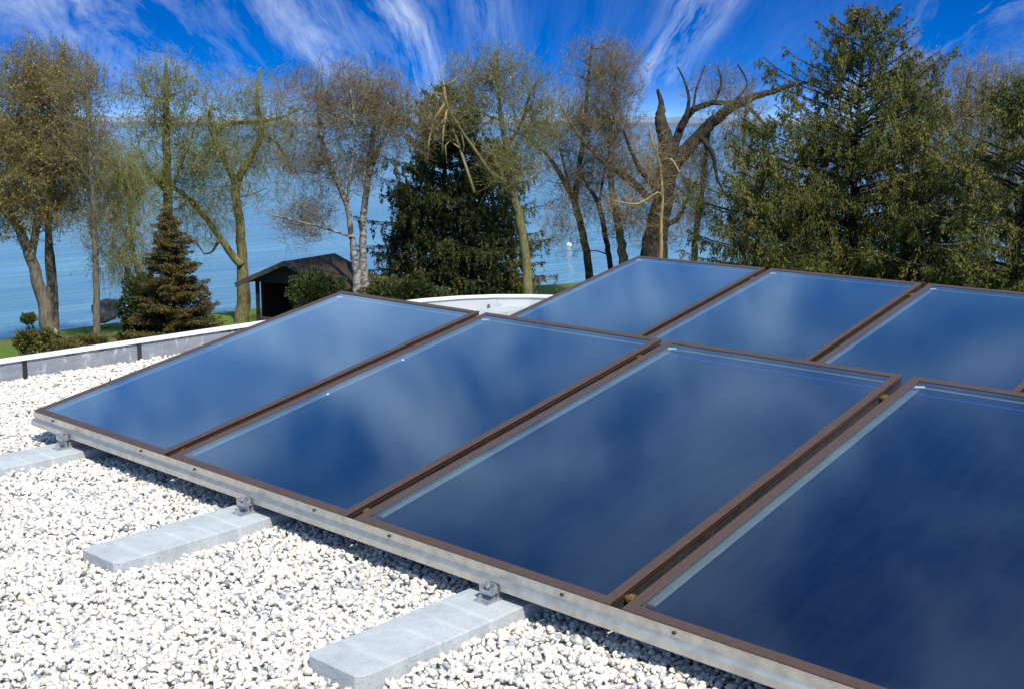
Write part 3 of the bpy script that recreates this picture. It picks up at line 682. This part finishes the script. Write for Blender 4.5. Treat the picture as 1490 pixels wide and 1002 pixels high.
T('willow_tree', 53, [[(211, 486, 8), (205, 430, 6), (192, 360, 5), (186, 300, 4), (178, 230, 3)], [(192, 360, 4), (165, 300, 4), (150, 250, 3)]],
  [(175, 290, 50, 80), (180, 370, 45, 45), (165, 230, 45, 50)], 'young willow with pale green hanging twigs left of the brown spruce', bark_olive, leaf_willow, 34, 200, 1100, 3, 3.19, 0.082, .9, 15, asp=.35, twigm=twig_olive)
T('lime_tree', 56, [[(246, 440, 16), (244, 360, 14), (243, 300, 13), (242, 230, 11), (243, 170, 10), (243, 120, 6), (242, 88, 3)], [(243, 280, 7), (215, 250, 5), (195, 225, 3)], [(243, 285, 6), (262, 250, 4), (285, 200, 3)]],
  [(243, 180, 85, 75), (243, 125, 75, 42), (215, 260, 65, 50), (285, 250, 55, 60)], 'straight mossy trunk rising behind the brown spruce with thin fan of branches', bark_olive, leaf_spring, 120, 460, 1500, 3, 3.19, 0.078, .05, 16, twigm=twig_olive)
T('willow_tree', 57, [[(352, 470, 22), (354, 430, 20), (352, 380, 15), (349, 320, 13), (344, 272, 12), (365, 230, 10), (380, 195, 9), (374, 150, 6), (376, 100, 3)],
   [(344, 272, 10), (325, 225, 9), (312, 195, 7), (309, 160, 4)], [(312, 195, 6), (330, 180, 6), (365, 178, 5), (400, 172, 4), (425, 160, 3)], [(352, 385, 14), (328, 360, 10), (300, 320, 8), (262, 282, 7), (225, 262, 4), (200, 240, 3)], [(318, 350, 5), (305, 368, 3), (290, 372, 2)], [(381, 195, 5), (405, 212, 4), (425, 250, 3)]],
  [(370, 140, 78, 48), (330, 195, 65, 45), (405, 190, 55, 55), (290, 300, 70, 60), (355, 240, 85, 60)], 'mossy willow forking in two behind the left corner of the wooden hut', bark_olive, leaf_willow, 90, 420, 1900, 3, 2.9, 0.078, .5, 17, asp=.35, twigm=twig_olive)
T('birch_tree', 50, [[(520, 430, 14), (518, 395, 12), (512, 350, 9), (505, 300, 8), (487, 255, 8), (470, 210, 7), (465, 165, 5), (462, 115, 3)], [(505, 300, 5), (510, 260, 4), (520, 200, 3), (515, 130, 2)], [(512, 345, 4), (470, 330, 3), (430, 318, 2.5), (405, 310, 2)]],
  [(480, 150, 80, 62), (465, 240, 60, 70), (440, 320, 50, 40)], 'left birch with black and white trunk bending left above the hut roof', bark_birch, leaf_bud, 60, 324, 1760, 3, 0.58, 0.07, .3, 18, twigm=twig_brown)
T('birch_tree', 50.6, [[(533, 430, 15), (528, 380, 11), (528, 320, 10), (535, 260, 9), (541, 210, 7), (548, 160, 4), (552, 105, 3)], [(535, 260, 6), (560, 200, 4), (585, 150, 2.5)]],
  [(535, 150, 75, 60), (580, 180, 60, 60), (530, 240, 35, 50)], 'right birch with white trunk beside the dark spruce', bark_birch, leaf_bud, 60, 324, 1760, 3, 0.72, 0.074, .25, 19, twigm=twig_brown)
ash = T('ash_tree', 52, [[(768, 430, 16), (766, 380, 14), (758, 330, 13), (745, 270, 11), (737, 215, 9), (728, 165, 6), (725, 100, 3)], [(745, 270, 8), (715, 250, 6), (690, 215, 5), (655, 160, 3), (645, 120, 2)], [(737, 215, 6), (760, 175, 4), (775, 120, 3)]],
  [(720, 115, 82, 52), (680, 160, 70, 50), (775, 170, 55, 65), (745, 240, 55, 50)], 'tall tree with olive trunk standing just in front of the dark spruce, right side', bark_olive, leaf_bud, 90, 432, 2310, 3, 0.87, 0.078, .1, 20, twigm=twig_olive)
hb = MB(); hm = 51.4/FPX; ho = np.array(ash.location)
for L_ in ([(690, 280, 5), (672, 225, 4.5), (652, 165, 4), (645, 120, 3)], [(648, 150, 4), (632, 172, 3.4), (624, 205, 3), (622, 238, 2)], [(650, 160, 4), (645, 190, 3), (643, 225, 2)], [(650, 160, 3.5), (668, 182, 3), (675, 212, 2.5), (672, 235, 1.6)], [(654, 165, 3), (640, 182, 3), (630, 190, 2.6), (632, 215, 1.6)], [(646, 138, 3), (630, 135, 2.5), (618, 160, 1.6)], [(645, 125, 2.5), (660, 118, 2), (672, 105, 1)], [(645, 125, 2), (640, 105, 1.5), (648, 90, 1)], [(668, 215, 3), (655, 205, 2.4), (648, 212, 2), (650, 236, 1.4)]):
    hb.tube([at(q[0], q[1], 51.2+.25*math.sin(q[0]*.3))-ho for q in L_], [q[2]*hm*.5 for q in L_], 7)
hb.build('hanging_branches', twig_tan, ash, smooth=True)
T('alder_tree', 62, [[(858, 402, 12), (850, 350, 11), (838, 300, 10), (842, 250, 8), (850, 190, 6), (855, 120, 5), (862, 65, 3)], [(838, 300, 7), (815, 255, 7), (795, 225, 5), (765, 200, 4), (740, 188, 3)], [(838, 300, 6), (828, 270, 4), (815, 215, 3)]],
  [(870, 110, 62, 60), (850, 180, 70, 65), (800, 200, 60, 55), (835, 260, 60, 55)], 'dark trunked tree whose limb arches left towards the dark spruce', bark_dark, leaf_bud, 90, 450, 2310, 3, 0.72, 0.078, 0, 22, twigm=twig_brown)
T('alder_tree', 61, [[(889, 395, 8), (882, 350, 8), (872, 300, 7), (855, 270, 5), (840, 240, 3)], [(872, 300, 4), (880, 250, 3.5), (900, 190, 3)]],
  [(860, 270, 50, 55), (885, 200, 45, 60), (820, 330, 50, 50)], 'thin dark stem between the two thicker trunks left of the pollard', bark_dark, leaf_bud, 40, 180, 990, 3, 0.58, 0.074, 0, 23, twigm=twig_brown)
T('alder_tree', 60, [[(908, 392, 15), (902, 340, 12), (893, 290, 10), (888, 230, 8), (895, 160, 5), (890, 80, 3)], [(945, 290, 12), (920, 265, 11), (880, 235, 10), (855, 210, 8), (835, 185, 5), (815, 150, 3)]],
  [(900, 110, 45, 62), (880, 175, 62, 60), (910, 250, 50, 65), (905, 320, 50, 40)], 'brown barked tree close left of the massive pollard trunk, long limb slanting up left', bark_grey, leaf_bud, 90, 432, 2090, 3, 0.58, 0.074, 0, 24, twigm=twig_brown)
T('pollard_tree', 58, [[(951, 378, 42), (956, 330, 33), (966, 280, 30), (972, 240, 30), (968, 205, 23), (963, 185, 19), (961, 168, 15), (962, 150, 8), (957, 130, 4)], [(972, 250, 24), (1000, 218, 20), (1032, 185, 17), (1062, 160, 14), (1095, 143, 11), (1130, 133, 8), (1165, 122, 5), (1200, 116, 2)], [(978, 225, 14), (990, 190, 12), (1008, 163, 10), (1040, 150, 8), (1075, 150, 6)], [(1008, 163, 4), (1015, 130, 3), (1030, 95, 2)], [(1040, 150, 4), (1050, 120, 3), (1045, 95, 2)], [(1060, 155, 4), (1085, 125, 3), (1070, 95, 2)], [(964, 300, 13), (948, 268, 10), (930, 246, 8), (915, 215, 5), (905, 190, 3)], [(1020, 200, 8), (1035, 225, 6), (1040, 262, 4), (1055, 290, 2)], [(1075, 148, 6), (1098, 168, 5), (1120, 200, 3)], [(990, 190, 7), (1002, 150, 5), (996, 120, 3), (985, 98, 2)], [(960, 330, 10), (985, 318, 7), (1000, 285, 5), (1012, 262, 3)]],
  [(1045, 135, 50, 42), (1000, 270, 45, 70), (950, 260, 40, 60), (960, 330, 60, 40)], 'massive dark gnarled trunk with heavy limbs arching right, near the centre', bark_dark, leaf_bud, 60, 300, 1300, 3, 0.22, 0.074, .1, 25, twigm=twig_brown)
T('bare_tree', 56, [[(962, 372, 6), (962, 330, 5), (964, 285, 5), (960, 240, 4), (948, 205, 4), (945, 185, 3)], [(963, 290, 4), (955, 280, 3), (925, 295, 2.5), (890, 290, 2)], [(962, 235, 3), (975, 232, 3), (985, 250, 2)]],
  [(925, 300, 55, 40), (950, 230, 35, 50)], 'pale tan crooked branches in front of the massive dark trunk', twig_tan, None, 30, 99, 275, 3, 0, .1, .3, 26, twigm=twig_tan, twigr=.012)
T('slim_tree', 60, [[(1010, 380, 10), (1013, 340, 9), (1020, 290, 8), (1025, 245, 7), (1030, 200, 4), (1038, 160, 3)]],
  [(1025, 230, 38, 60), (1020, 310, 35, 50)], 'slim greenish trunk between the pollard and the large spruces', bark_olive, leaf_bud, 34, 144, 715, 3, 0.87, 0.074, .1, 27, twigm=twig_brown)
# thicket behind the right spruces
for i, (px_, top, w_) in enumerate(((1325, 85, 8), (1352, 120, 5), (1405, 110, 6), (1432, 115, 5), (1463, 105, 7), (1500, 110, 6), (1085, 165, 5))):
    T('bare_tree', 52+i*.8, [[(px_+6, 410, w_), (px_+2, 320, w_*.9), (px_-3, 230, w_*.7), (px_, 160, w_*.5), (px_+3, top, 2.5)]],
      [(px_, (top+170)/2+20, 36, 75), (px_, 290, 30, 90)],
      ['tall grey bare tree rising right of the highest spruce top', 'bare stem just right of the tall grey one', 'brown bare tree seen through the gap between the spruces', 'thin bare tree right of the gap between the spruces', 'tall brown bare tree near the right edge of the photo', 'bare tree cut by the right edge of the photo', 'thin bare tree at the left fringe of the large spruces'][i],
      bark_grey, leaf_bud, 40, 180, 935, 3, 0.87, 0.082, 0, 40+i, twigm=twig_brown)

# ---- conifers
def conifer(name, D, px, py_top, label, half, mats, bark, cat='tree', levels=26, per=9, sprays=26, slen=.28, swid=.09, droop=.35, up=.12, power=.85, zbase=None, seed=1, tw=3, gap=.0, base_frac=.04, group=None, hang=.5, topfat=0.0):
    r = np.random.default_rng(seed); topp = at(px, py_top, D); gz = ground_z(topp[0], topp[1]) if zbase is None else zbase
    H = topp[2]-gz; Rm = half*D/FPX; org = np.array([topp[0], topp[1], gz]); root = empty(name, org); tag(root, label, cat, group)
    tb = MB(); tb.tube([(r.normal()*.02*k, r.normal()*.02*k, H*k/8-(.2 if k == 0 else 0)) for k in range(9)], [max(.02, .028*H*(1-k/8.05)) for k in range(9)], 8); tb.build('trunk', bark, root, smooth=True)
    S0, S1, Ra, Rb = [], [], [], []; C, Dr, Sz = [], [], []
    for i in range(levels):
        f = base_frac+(1-base_frac)*(i+.5)/levels
        nb = max(3, int(per*(1-.4*f)))
        for j in range(nb):
            if r.uniform() < gap: continue
            h = H*(f+r.uniform(-.5, .5)/levels*1.4); h = min(h, H*.985)
            ff = h/H; L = Rm*((1-ff)**power*(1+topfat*ff)+.03); a = r.uniform(0, 2*math.pi); L *= r.uniform(.6, 1.12)*(1+.22*math.sin(a*3+h*2.3+seed)*math.sin(h*3.1+seed))
            d = np.array([math.cos(a), math.sin(a), 0]); steps = max(3, int(L/.3)); prev = None; pt = np.array([0, 0, h])
            lat = np.array([-d[1], d[0], 0]); pts_ = []
            for s in range(steps+1):
                t = s/steps
                pts_.append(pt+d*L*t+np.array([0, 0, L*(up*t*1.6*(1-.2*t)-droop*t*t+up*.9*t**4)])+lat*L*.06*math.sin(t*3+a*7))
            for s in range(steps):
                S0.append(pts_[s]); S1.append(pts_[s+1]); q = .008+.012*L*(1-s/steps); Ra.append(q*.6); Rb.append(q*.45)
            n = max(5, int(sprays*L*tw)); t = r.uniform(.12, 1, n)**.75; k = np.minimum((t*steps).astype(int), steps-1); fr = t*steps-k
            PP_ = np.array(pts_); P = PP_[k]*(1-fr[:, None])+PP_[k+1]*fr[:, None]
            wd = L*.30*(1-t*.72)*np.minimum(1, t*3)+.06; u = r.uniform(-1, 1, n)
            P = P+lat*(u*wd)[:, None]+np.array([0, 0, 1.])*(-np.abs(u)*wd*.35-np.abs(r.normal(0, .10, n))*hang)[:, None]
            dr = d*.8+lat*np.sign(u)[:, None]*.7+np.array([0, 0, -hang]); dr = dr+r.normal(size=dr.shape)*.3
            C.append(P); Dr.append(dr); Sz.append(np.full(n, slen)*(1-.35*ff))
    C = np.vstack(C); Dr = np.vstack(Dr); Sz = np.concatenate(Sz)
    V1, F1 = seg_geo(np.array(S0), np.array(S1), Ra, Rb, 4); mesh_obj('branches', V1, F1, bark, root)
    V2, F2 = leaf_geo(C, Sz, swid/slen, Dr, r)
    V3, F3 = leaf_geo(C+r.normal(size=C.shape)*.05, Sz*.7, swid/slen*1.3, Dr, r)
    mesh_obj('crown', np.vstack([V2, V3]), np.vstack([F2, F3+len(V2)]), mats, root)
    return root
M_spruce = mat_leaf('spruce_needles', [(.016, .026, .009), (.046, .058, .015), (.13, .13, .03)], .15, clump=.45)
M_spruce2 = mat_leaf('spruce_needles_olive', [(.020, .027, .007), (.065, .078, .015), (.15, .15, .028), (.20, .15, .045)], .2, clump=.5)
M_brownfir = mat_leaf('bronzed_needles', [(.030, .028, .008), (.10, .078, .02), (.20, .14, .035)], .2, clump=.4)
M_thuja = mat_leaf('thuja_green', [(.014, .03, .008), (.035, .055, .014), (.07, .09, .02)], .15)
M_juni = mat_leaf('olive_juniper', [(.05, .05, .014), (.13, .125, .03), (.22, .20, .05)], .2)
M_hedge = mat_leaf('yellow_green_hedge', [(.08, .10, .015), (.22, .25, .03), (.45, .42, .04)], .3)
def spruce(name, D, px, py_top, label, half, mats, bark, levels, per, power, seed, droop=.4, tail=.55, gap=.15, group=None, shoot=.095, shw=.026, dens=1.8, cl_per_m=3.2):
    # boughs that sag and carry hanging tassels of short shoots
    r = np.random.default_rng(seed); topp = at(px, py_top, D); gz = ground_z(topp[0], topp[1]); H = topp[2]-gz; Rm = half*D/FPX
    org = np.array([topp[0], topp[1], gz]); root = empty(name, org); tag(root, label, 'tree', group)
    tb = MB(); tb.tube([(.05*math.sin(k*1.3+seed), .05*math.cos(k+seed), H*k/10-(.2 if k == 0 else .15)) for k in range(11)], [max(.015, .022*H*(1-k/10.1)) for k in range(11)], 9); tb.build('trunk', bark, root, smooth=True)
    S0, S1, Ra, Rb, C, Dr, Sz = [], [], [], [], [], [], []
    for i in range(levels):
        f = .03+.97*(i+.5)/levels
        for j in range(max(4, int(per*(1-.45*f)))):
            if r.uniform() < gap: continue
            h = min(H*(f+r.uniform(-.8, .8)/levels), H*.992); ff = h/H; a = r.uniform(0, 2*math.pi)
            L = Rm*((1-ff)**power+.02)*r.uniform(.55, 1.12)*(1+.25*math.sin(a*3+h*1.9+seed)*math.sin(h*2.7+seed*2))
            L = max(L, .18); d = np.array([math.cos(a), math.sin(a), 0]); lat = np.array([-d[1], d[0], 0]); st = max(3, int(L/.35)); up = .35*ff+.05
            ts = np.linspace(0, 1, st+1)[:, None]
            P = np.array([[0, 0, h]])+d*L*ts+np.array([[0, 0, 1.]])*L*(up*ts*1.5-droop*(1-.6*ff)*ts**2+.22*ts**4)+lat*L*.08*np.sin(ts*3+a*7)
            for q in range(st):
                S0.append(P[q]); S1.append(P[q+1]); w = .008+.010*L*(1-q/st); Ra.append(w); Rb.append(w*.75)
            # shoots sleeving the bough
            n = int(34*L*dens)+10; t = r.uniform(.2, 1.02, n); k = np.minimum((t*st).astype(int), st-1); fr = (t*st-k)[:, None]; Q = P[k]*(1-fr)+P[k+1]*fr
            u = r.normal(size=n)*.5; wd = (L*.20*(1-t*.8)+.05); C.append(Q+lat*(u*wd)[:, None]+r.normal(size=Q.shape)*.03-np.array([0, 0, 1.])*(np.abs(u)*wd*.5)[:, None])
            Dr.append(d*.8+lat*np.sign(u)[:, None]*.7+np.array([0, 0, .05])+r.normal(size=Q.shape)*.35); Sz.append(np.full(n, shoot))
            # tassels
            nc = max(2, int(L*cl_per_m*r.uniform(.7, 1.3)*2))
            tc_ = r.uniform(.25, 1, nc); k = np.minimum((tc_*st).astype(int), st-1); fr = (tc_*st-k)[:, None]; Q = P[k]*(1-fr)+P[k+1]*fr
            lu = r.uniform(-1, 1, nc)*(L*.26*(1-tc_*.8)+.05); Q = Q+lat*lu[:, None]-np.array([0, 0, 1.])*(np.abs(lu)*.45)[:, None]
            TL = tail*r.uniform(.35, 1.25, nc)*(.5+.5*np.sin(tc_*9+a*5)**2)*(1-.5*ff)
            m = max(5, int(17*dens)); w = r.uniform(0, 1, (nc, m)); dirT = lat*np.sign(lu)[:, None]*.25+d*.25
            pts_ = Q[:, None]+np.array([0, 0, -1.])*(w*TL[:, None])[..., None]+dirT[:, None]*(TL[:, None]*w*.6)[..., None]+r.normal(size=(nc, m, 3))*(.055*(1-w*.55))[..., None]
            C.append(pts_.reshape(-1, 3)); Dr.append((np.array([0, 0, -1.])+np.repeat(dirT, m, 0)+r.normal(size=(nc*m, 3))*.28)); Sz.append(np.full(nc*m, shoot))
    C = np.vstack(C); Dr = np.vstack(Dr); Sz = np.concatenate(Sz)
    V1, F1 = seg_geo(np.array(S0), np.array(S1), Ra, Rb, 4); mesh_obj('branches', V1, F1, bark, root)
    V2, F2 = leaf_geo(C, Sz, shw/shoot, Dr, r); mesh_obj('crown', V2, F2, mats, root); return root
GD = 'dark spruces'; GL = 'large spruces at the right'
spruce('spruce_tree', 55, 645, 128, 'broad dark spruce standing right of the birches, in the middle of the photo', 138, M_spruce, bark_dark, 34, 15, .50, 61, droop=.5, tail=.8, gap=.1, group=GD, shoot=.15, shw=.05, dens=1.3, cl_per_m=2.4)
spruce('spruce_tree', 56.5, 715, 205, 'lower olive tinged spruce merging with the broad one, behind the olive trunk', 105, M_spruce2, bark_dark, 26, 13, .5, 62, droop=.5, tail=.8, gap=.12, group=GD, shoot=.15, shw=.05, dens=1.1, cl_per_m=2.2)
spruce('spruce_tree', 54.5, 590, 265, 'low dark spruce at the left foot of the broad one, beside the birch trunks', 62, M_spruce, bark_dark, 16, 12, .5, 68, droop=.5, tail=.8, gap=.12, group=GD, shoot=.15, shw=.05, dens=1.1, cl_per_m=2.2)
conifer('spruce_tree', 45.5, 243, 300, 'small bronze brown spruce with layered branches by the shore', 66, M_brownfir, bark_dark, levels=26, per=19, sprays=52, slen=.14, swid=.042, droop=.14, up=.12, power=.60, seed=63, tw=2.6, hang=.3, gap=.03)
conifer('spruce_tree', 46.5, 296, 412, 'low bronze green shrub spruce at the right foot of the brown spruce', 32, M_brownfir, bark_dark, levels=12, per=9, sprays=34, slen=.15, swid=.05, droop=.1, up=.2, power=.5, seed=64, tw=2, hang=.3)
spruce('spruce_tree', 34, 1258, 14, 'tallest spruce, its top near the upper edge of the photo, right of centre', 350, M_spruce2, bark_dark, 40, 15, .74, 65, droop=.42, tail=.62, gap=.12, group=GL)
spruce('spruce_tree', 31, 1110, 180, 'shorter spruce with hanging boughs at the left of the large spruces', 160, M_spruce2, bark_dark, 26, 13, .52, 66, droop=.5, tail=.65, gap=.12, group=GL)
spruce('spruce_tree', 33, 1185, 205, 'middle spruce filling the space below the tallest one, on its left', 150, M_spruce2, bark_dark, 26, 13, .5, 69, droop=.5, tail=.65, gap=.1, group=GL)
spruce('spruce_tree', 32, 1350, 160, 'spruce filling the space below the tallest one, on its right', 150, M_spruce2, bark_dark, 26, 13, .5, 70, droop=.5, tail=.65, gap=.12, group=GL)
spruce('spruce_tree', 30, 1500, 120, 'spruce at the right edge of the photo with gaps between its boughs', 240, M_spruce2, bark_dark, 32, 14, .55, 67, droop=.45, tail=.65, gap=.1, group=GL)

def bush(name, D, px, py, rx, ry, mat, label, n=4000, ls=.13, cat='shrub', seed=1, group=None, stem=True):
    r = np.random.default_rng(seed); c = at(px, py, D); m = D/FPX; gz = ground_z(c[0], c[1]); root = empty(name, (c[0], c[1], gz)); tag(root, label, cat, group)
    org = np.array([c[0], c[1], gz]); u = r.normal(size=(n, 3)); u /= np.linalg.norm(u, axis=1, keepdims=True)
    lump = 1+.22*np.sin(u[:, 0]*5+seed)+.20*np.sin(u[:, 2]*6+seed*2)*np.cos(u[:, 1]*5)+.18*np.sin(u[:, 0]*13+u[:, 1]*11+seed)*np.sin(u[:, 2]*9)
    P = u*(r.uniform(.45, 1, n)**.4*lump)[:, None]*np.array([rx*m, rx*m, ry*m])+(c-org); P[:, 2] = np.maximum(P[:, 2], .02)
    V, F = leaf_geo(P, ls, .55, u+np.array([0, 0, .3]), r); mesh_obj('foliage', V, F, mat, root)
    k = r.integers(0, n, 40); S0 = np.tile([[0, 0, -.1]], (40, 1)); V, F = seg_geo(S0, P[k]*.8, np.full(40, .03), np.full(40, .008), 4); mesh_obj('stem', V, F, bark_dark, root)
    return root
bush('thuja_bush', 47, 208, 450, 27, 46, M_thuja, 'dark rounded thuja bush left of the brown spruce', 9000, .12, seed=3)
bush('thuja_bush', 46.5, 462, 436, 36, 40, M_thuja, 'olive green bush growing against the side of the wooden hut', 9000, .12, seed=4)
bush('thuja_bush', 50, 585, 430, 50, 24, M_spruce, 'low dark green bush under the broad spruce, left side', 11000, .13, seed=5)
bush('juniper_bush', 46, 38, 497, 16, 15, M_juni, 'brownish juniper on the lawn, left of the pair', 3000, .10, seed=6)
bush('juniper_bush', 47, 68, 494, 17, 13, M_juni, 'brownish juniper in front of the three trunks', 3000, .10, seed=7)
bush('juniper_bush', 45, 92, 507, 26, 12, M_juni, 'spreading low green juniper behind the parapet', 3000, .10, seed=8)
bush('ball_shrub', 49, 42, 464, 10, 7, M_spruce2, 'small clipped ball shrub on a bare stem by the water', 1500, .09, seed=9)
bush('dry_shrub', 47, 128, 497, 24, 7, M_brownfir, 'low brown dry shrub around the foot of the slim trunk', 3000, .10, seed=10)
bush('dry_shrub', 47.5, 188, 490, 18, 5, M_brownfir, 'low brown dry shrub right of the slim trunk', 2500, .10, seed=12)
for i, (px_, py_, rx_, ry_) in enumerate(((1090, 405, 45, 22), (1205, 400, 40, 20), (1290, 408, 45, 22), (1385, 408, 40, 24), (1455, 410, 45, 26), (1560, 415, 60, 26))):
    bush('hedge_shrub', 47+i*.5, px_, py_, rx_, ry_, M_hedge if i in (1, 3, 4, 5) else M_thuja, ['dark green shrub below the left spruce, behind the rear collectors', 'yellow flowering shrub behind the middle rear collector', 'dark green shrub behind the gap of the rear collectors', 'bright yellow green shrub above the right rear collector', 'rightmost yellow green shrub in view', 'yellow green shrub outside the right edge'][i], 5000, .13, seed=20+i, group='shrubs below the large spruces')

# ---- boulder, stones, buoy
def rock(name, D, px, py, rx, ry, label, seed, m, cat='rock', sc=(1, 1, 1)):
    r = np.random.default_rng(seed); V = IV3.copy()
    for _ in range(9):
        d = r.normal(size=3); d /= np.linalg.norm(d); h = r.uniform(.45, .8); s = V @ d; V = V-np.outer(np.maximum(s-h, 0), d)
    V += IV3*(.04*np.sin(IV3 @ r.normal(size=3)*7))[:, None]+r.normal(size=V.shape)*.008
    k = D/FPX; c = at(px, py, D); V = V*np.array([rx*k, rx*k*.8, ry*k])*1.25
    o = mesh_obj(name, V, IF3, m); o.location = c; o.rotation_euler = (.0, .15, YAW+1.2); tag(o, label, cat); return o
M_rock = mat_simple('weathered_rock', (.12, .115, .10), (.38, .36, .33), 2.2, .95, 0, 1, 5)
rock('boulder', 56, 157, 456, 27, 16, 'large dark grey boulder at the waterline behind the slim trunk', 5, M_rock)
M_pale = mat_simple('pale_stone', (.22, .17, .13), (.34, .27, .21), 3, .9, 0, .3, 8)
rock('stone', 52, 178, 469, 5, 4, 'small pale stone at the foot of the boulder', 6, M_pale)
rock('stone', 47, 82, 486, 4, 7, 'upright pinkish stone at the foot of the three trunks', 7, M_pale)
by = onz(828, 359, WATER); mb = MB(); V, F = IV*.28, IF.tolist()
o = mesh_obj('buoy', IV3*np.array([.25, .25, .24]), IF3, M_plastic, smooth=True); o.location = (by[0], by[1], WATER+.12); tag(o, 'round white mooring buoy floating on the lake between the trunks', 'buoy')

# ---- the wooden hut
def hut():
    D = 51; c0 = at(418, 471, D); gz = LAWN
    m = D/FPX
    RHv = Vector((RT[0], RT[1], 0)).normalized(); FHv = Vector((cy, sy_, 0))
    ang = math.atan2(RHv.y, RHv.x)
    root = empty('wooden_hut', (c0[0], c0[1], gz), (0, 0, ang+1.1)); tag(root, 'dark brown wooden boat hut with an open porch under its gable, by the lake', 'hut')
    M_wood = mat_simple('dark_timber', (.018, .012, .009), (.035, .024, .017), 9, .85, 0, .5, 20)
    M_roof = mat_simple('brown_shingles', (.020, .012, .008), (.040, .025, .016), 5, .9, 0, .8, 14)
    M_board = mat_simple('weathered_board', (.045, .038, .032), (.085, .075, .065), 9, .8, 0, .3, 20)
    Lh, Wd, He, Hr = 2.9, 4.7, 2.35, 3.30         # length along local x, width along local y
    x0 = 0.35
    mb = MB()   # closed part
    for bb in ((x0+.9, x0+Lh, -Wd/2, -Wd/2+.1), (x0+.9, x0+Lh, Wd/2-.1, Wd/2), (x0+Lh-.1, x0+Lh+.001, -Wd/2+.1, Wd/2-.1), (x0+.9, x0+1.0, -Wd/2+.101, -.1)):
        MB().box(*bb, -.6, He).build('wall', M_wood, root)
    for xx in (x0+.05, x0+Lh-.08):
        MB().add([(xx, -Wd/2, He), (xx, Wd/2, He), (xx, 0, Hr-.12), (xx+.06, -Wd/2, He), (xx+.06, Wd/2, He), (xx+.06, 0, Hr-.12)], [(0, 2, 1), (3, 4, 5), (0, 1, 4, 3), (1, 2, 5, 4), (0, 3, 5, 2)]).build('gable', M_wood, root)
    sl = math.atan2(Hr-He, Wd/2); hyp = math.hypot(Hr-He, Wd/2)+.35
    for s, nm in ((1, 'roof'), (-1, 'roof')):
        b = MB(); M = Matrix.Translation((0, 0, Hr)) @ Matrix.Rotation(-s*sl, 4, 'X')
        b.box(x0-.35, x0+Lh+.3, 0 if s > 0 else -hyp, hyp if s > 0 else 0, 0 if s > 0 else .003, .08, M); rf = b.build('roof', M_roof, root)
        b = MB(); b.box(x0-.40, x0-.355, 0 if s > 0 else -hyp-.02, hyp+.02 if s > 0 else 0, -.10, .10, M); b.build('barge_board', M_board, root)
    for yy in (-Wd/2+.07, Wd/2-.5, -.15):
        b = MB(); b.box(x0, x0+.13, yy-.065, yy+.065, -.6, He+.02); b.build('post', M_wood, root)
    b = MB(); b.box(x0+.02, x0+.1, -Wd/2+.15, Wd/2-.6, .75, .84); b.build('railing', M_board, root)
    b = MB(); b.box(x0-.1, x0+.9, -Wd/2-.06, -Wd/2-.005, He-.22, He-.08); b.build('eaves_beam', M_board, root)
    b = MB(); b.box(x0-.1, x0+Lh, -Wd/2, Wd/2, -.65, -.05); b.build('floor', M_wood, root)
    return root
hut()
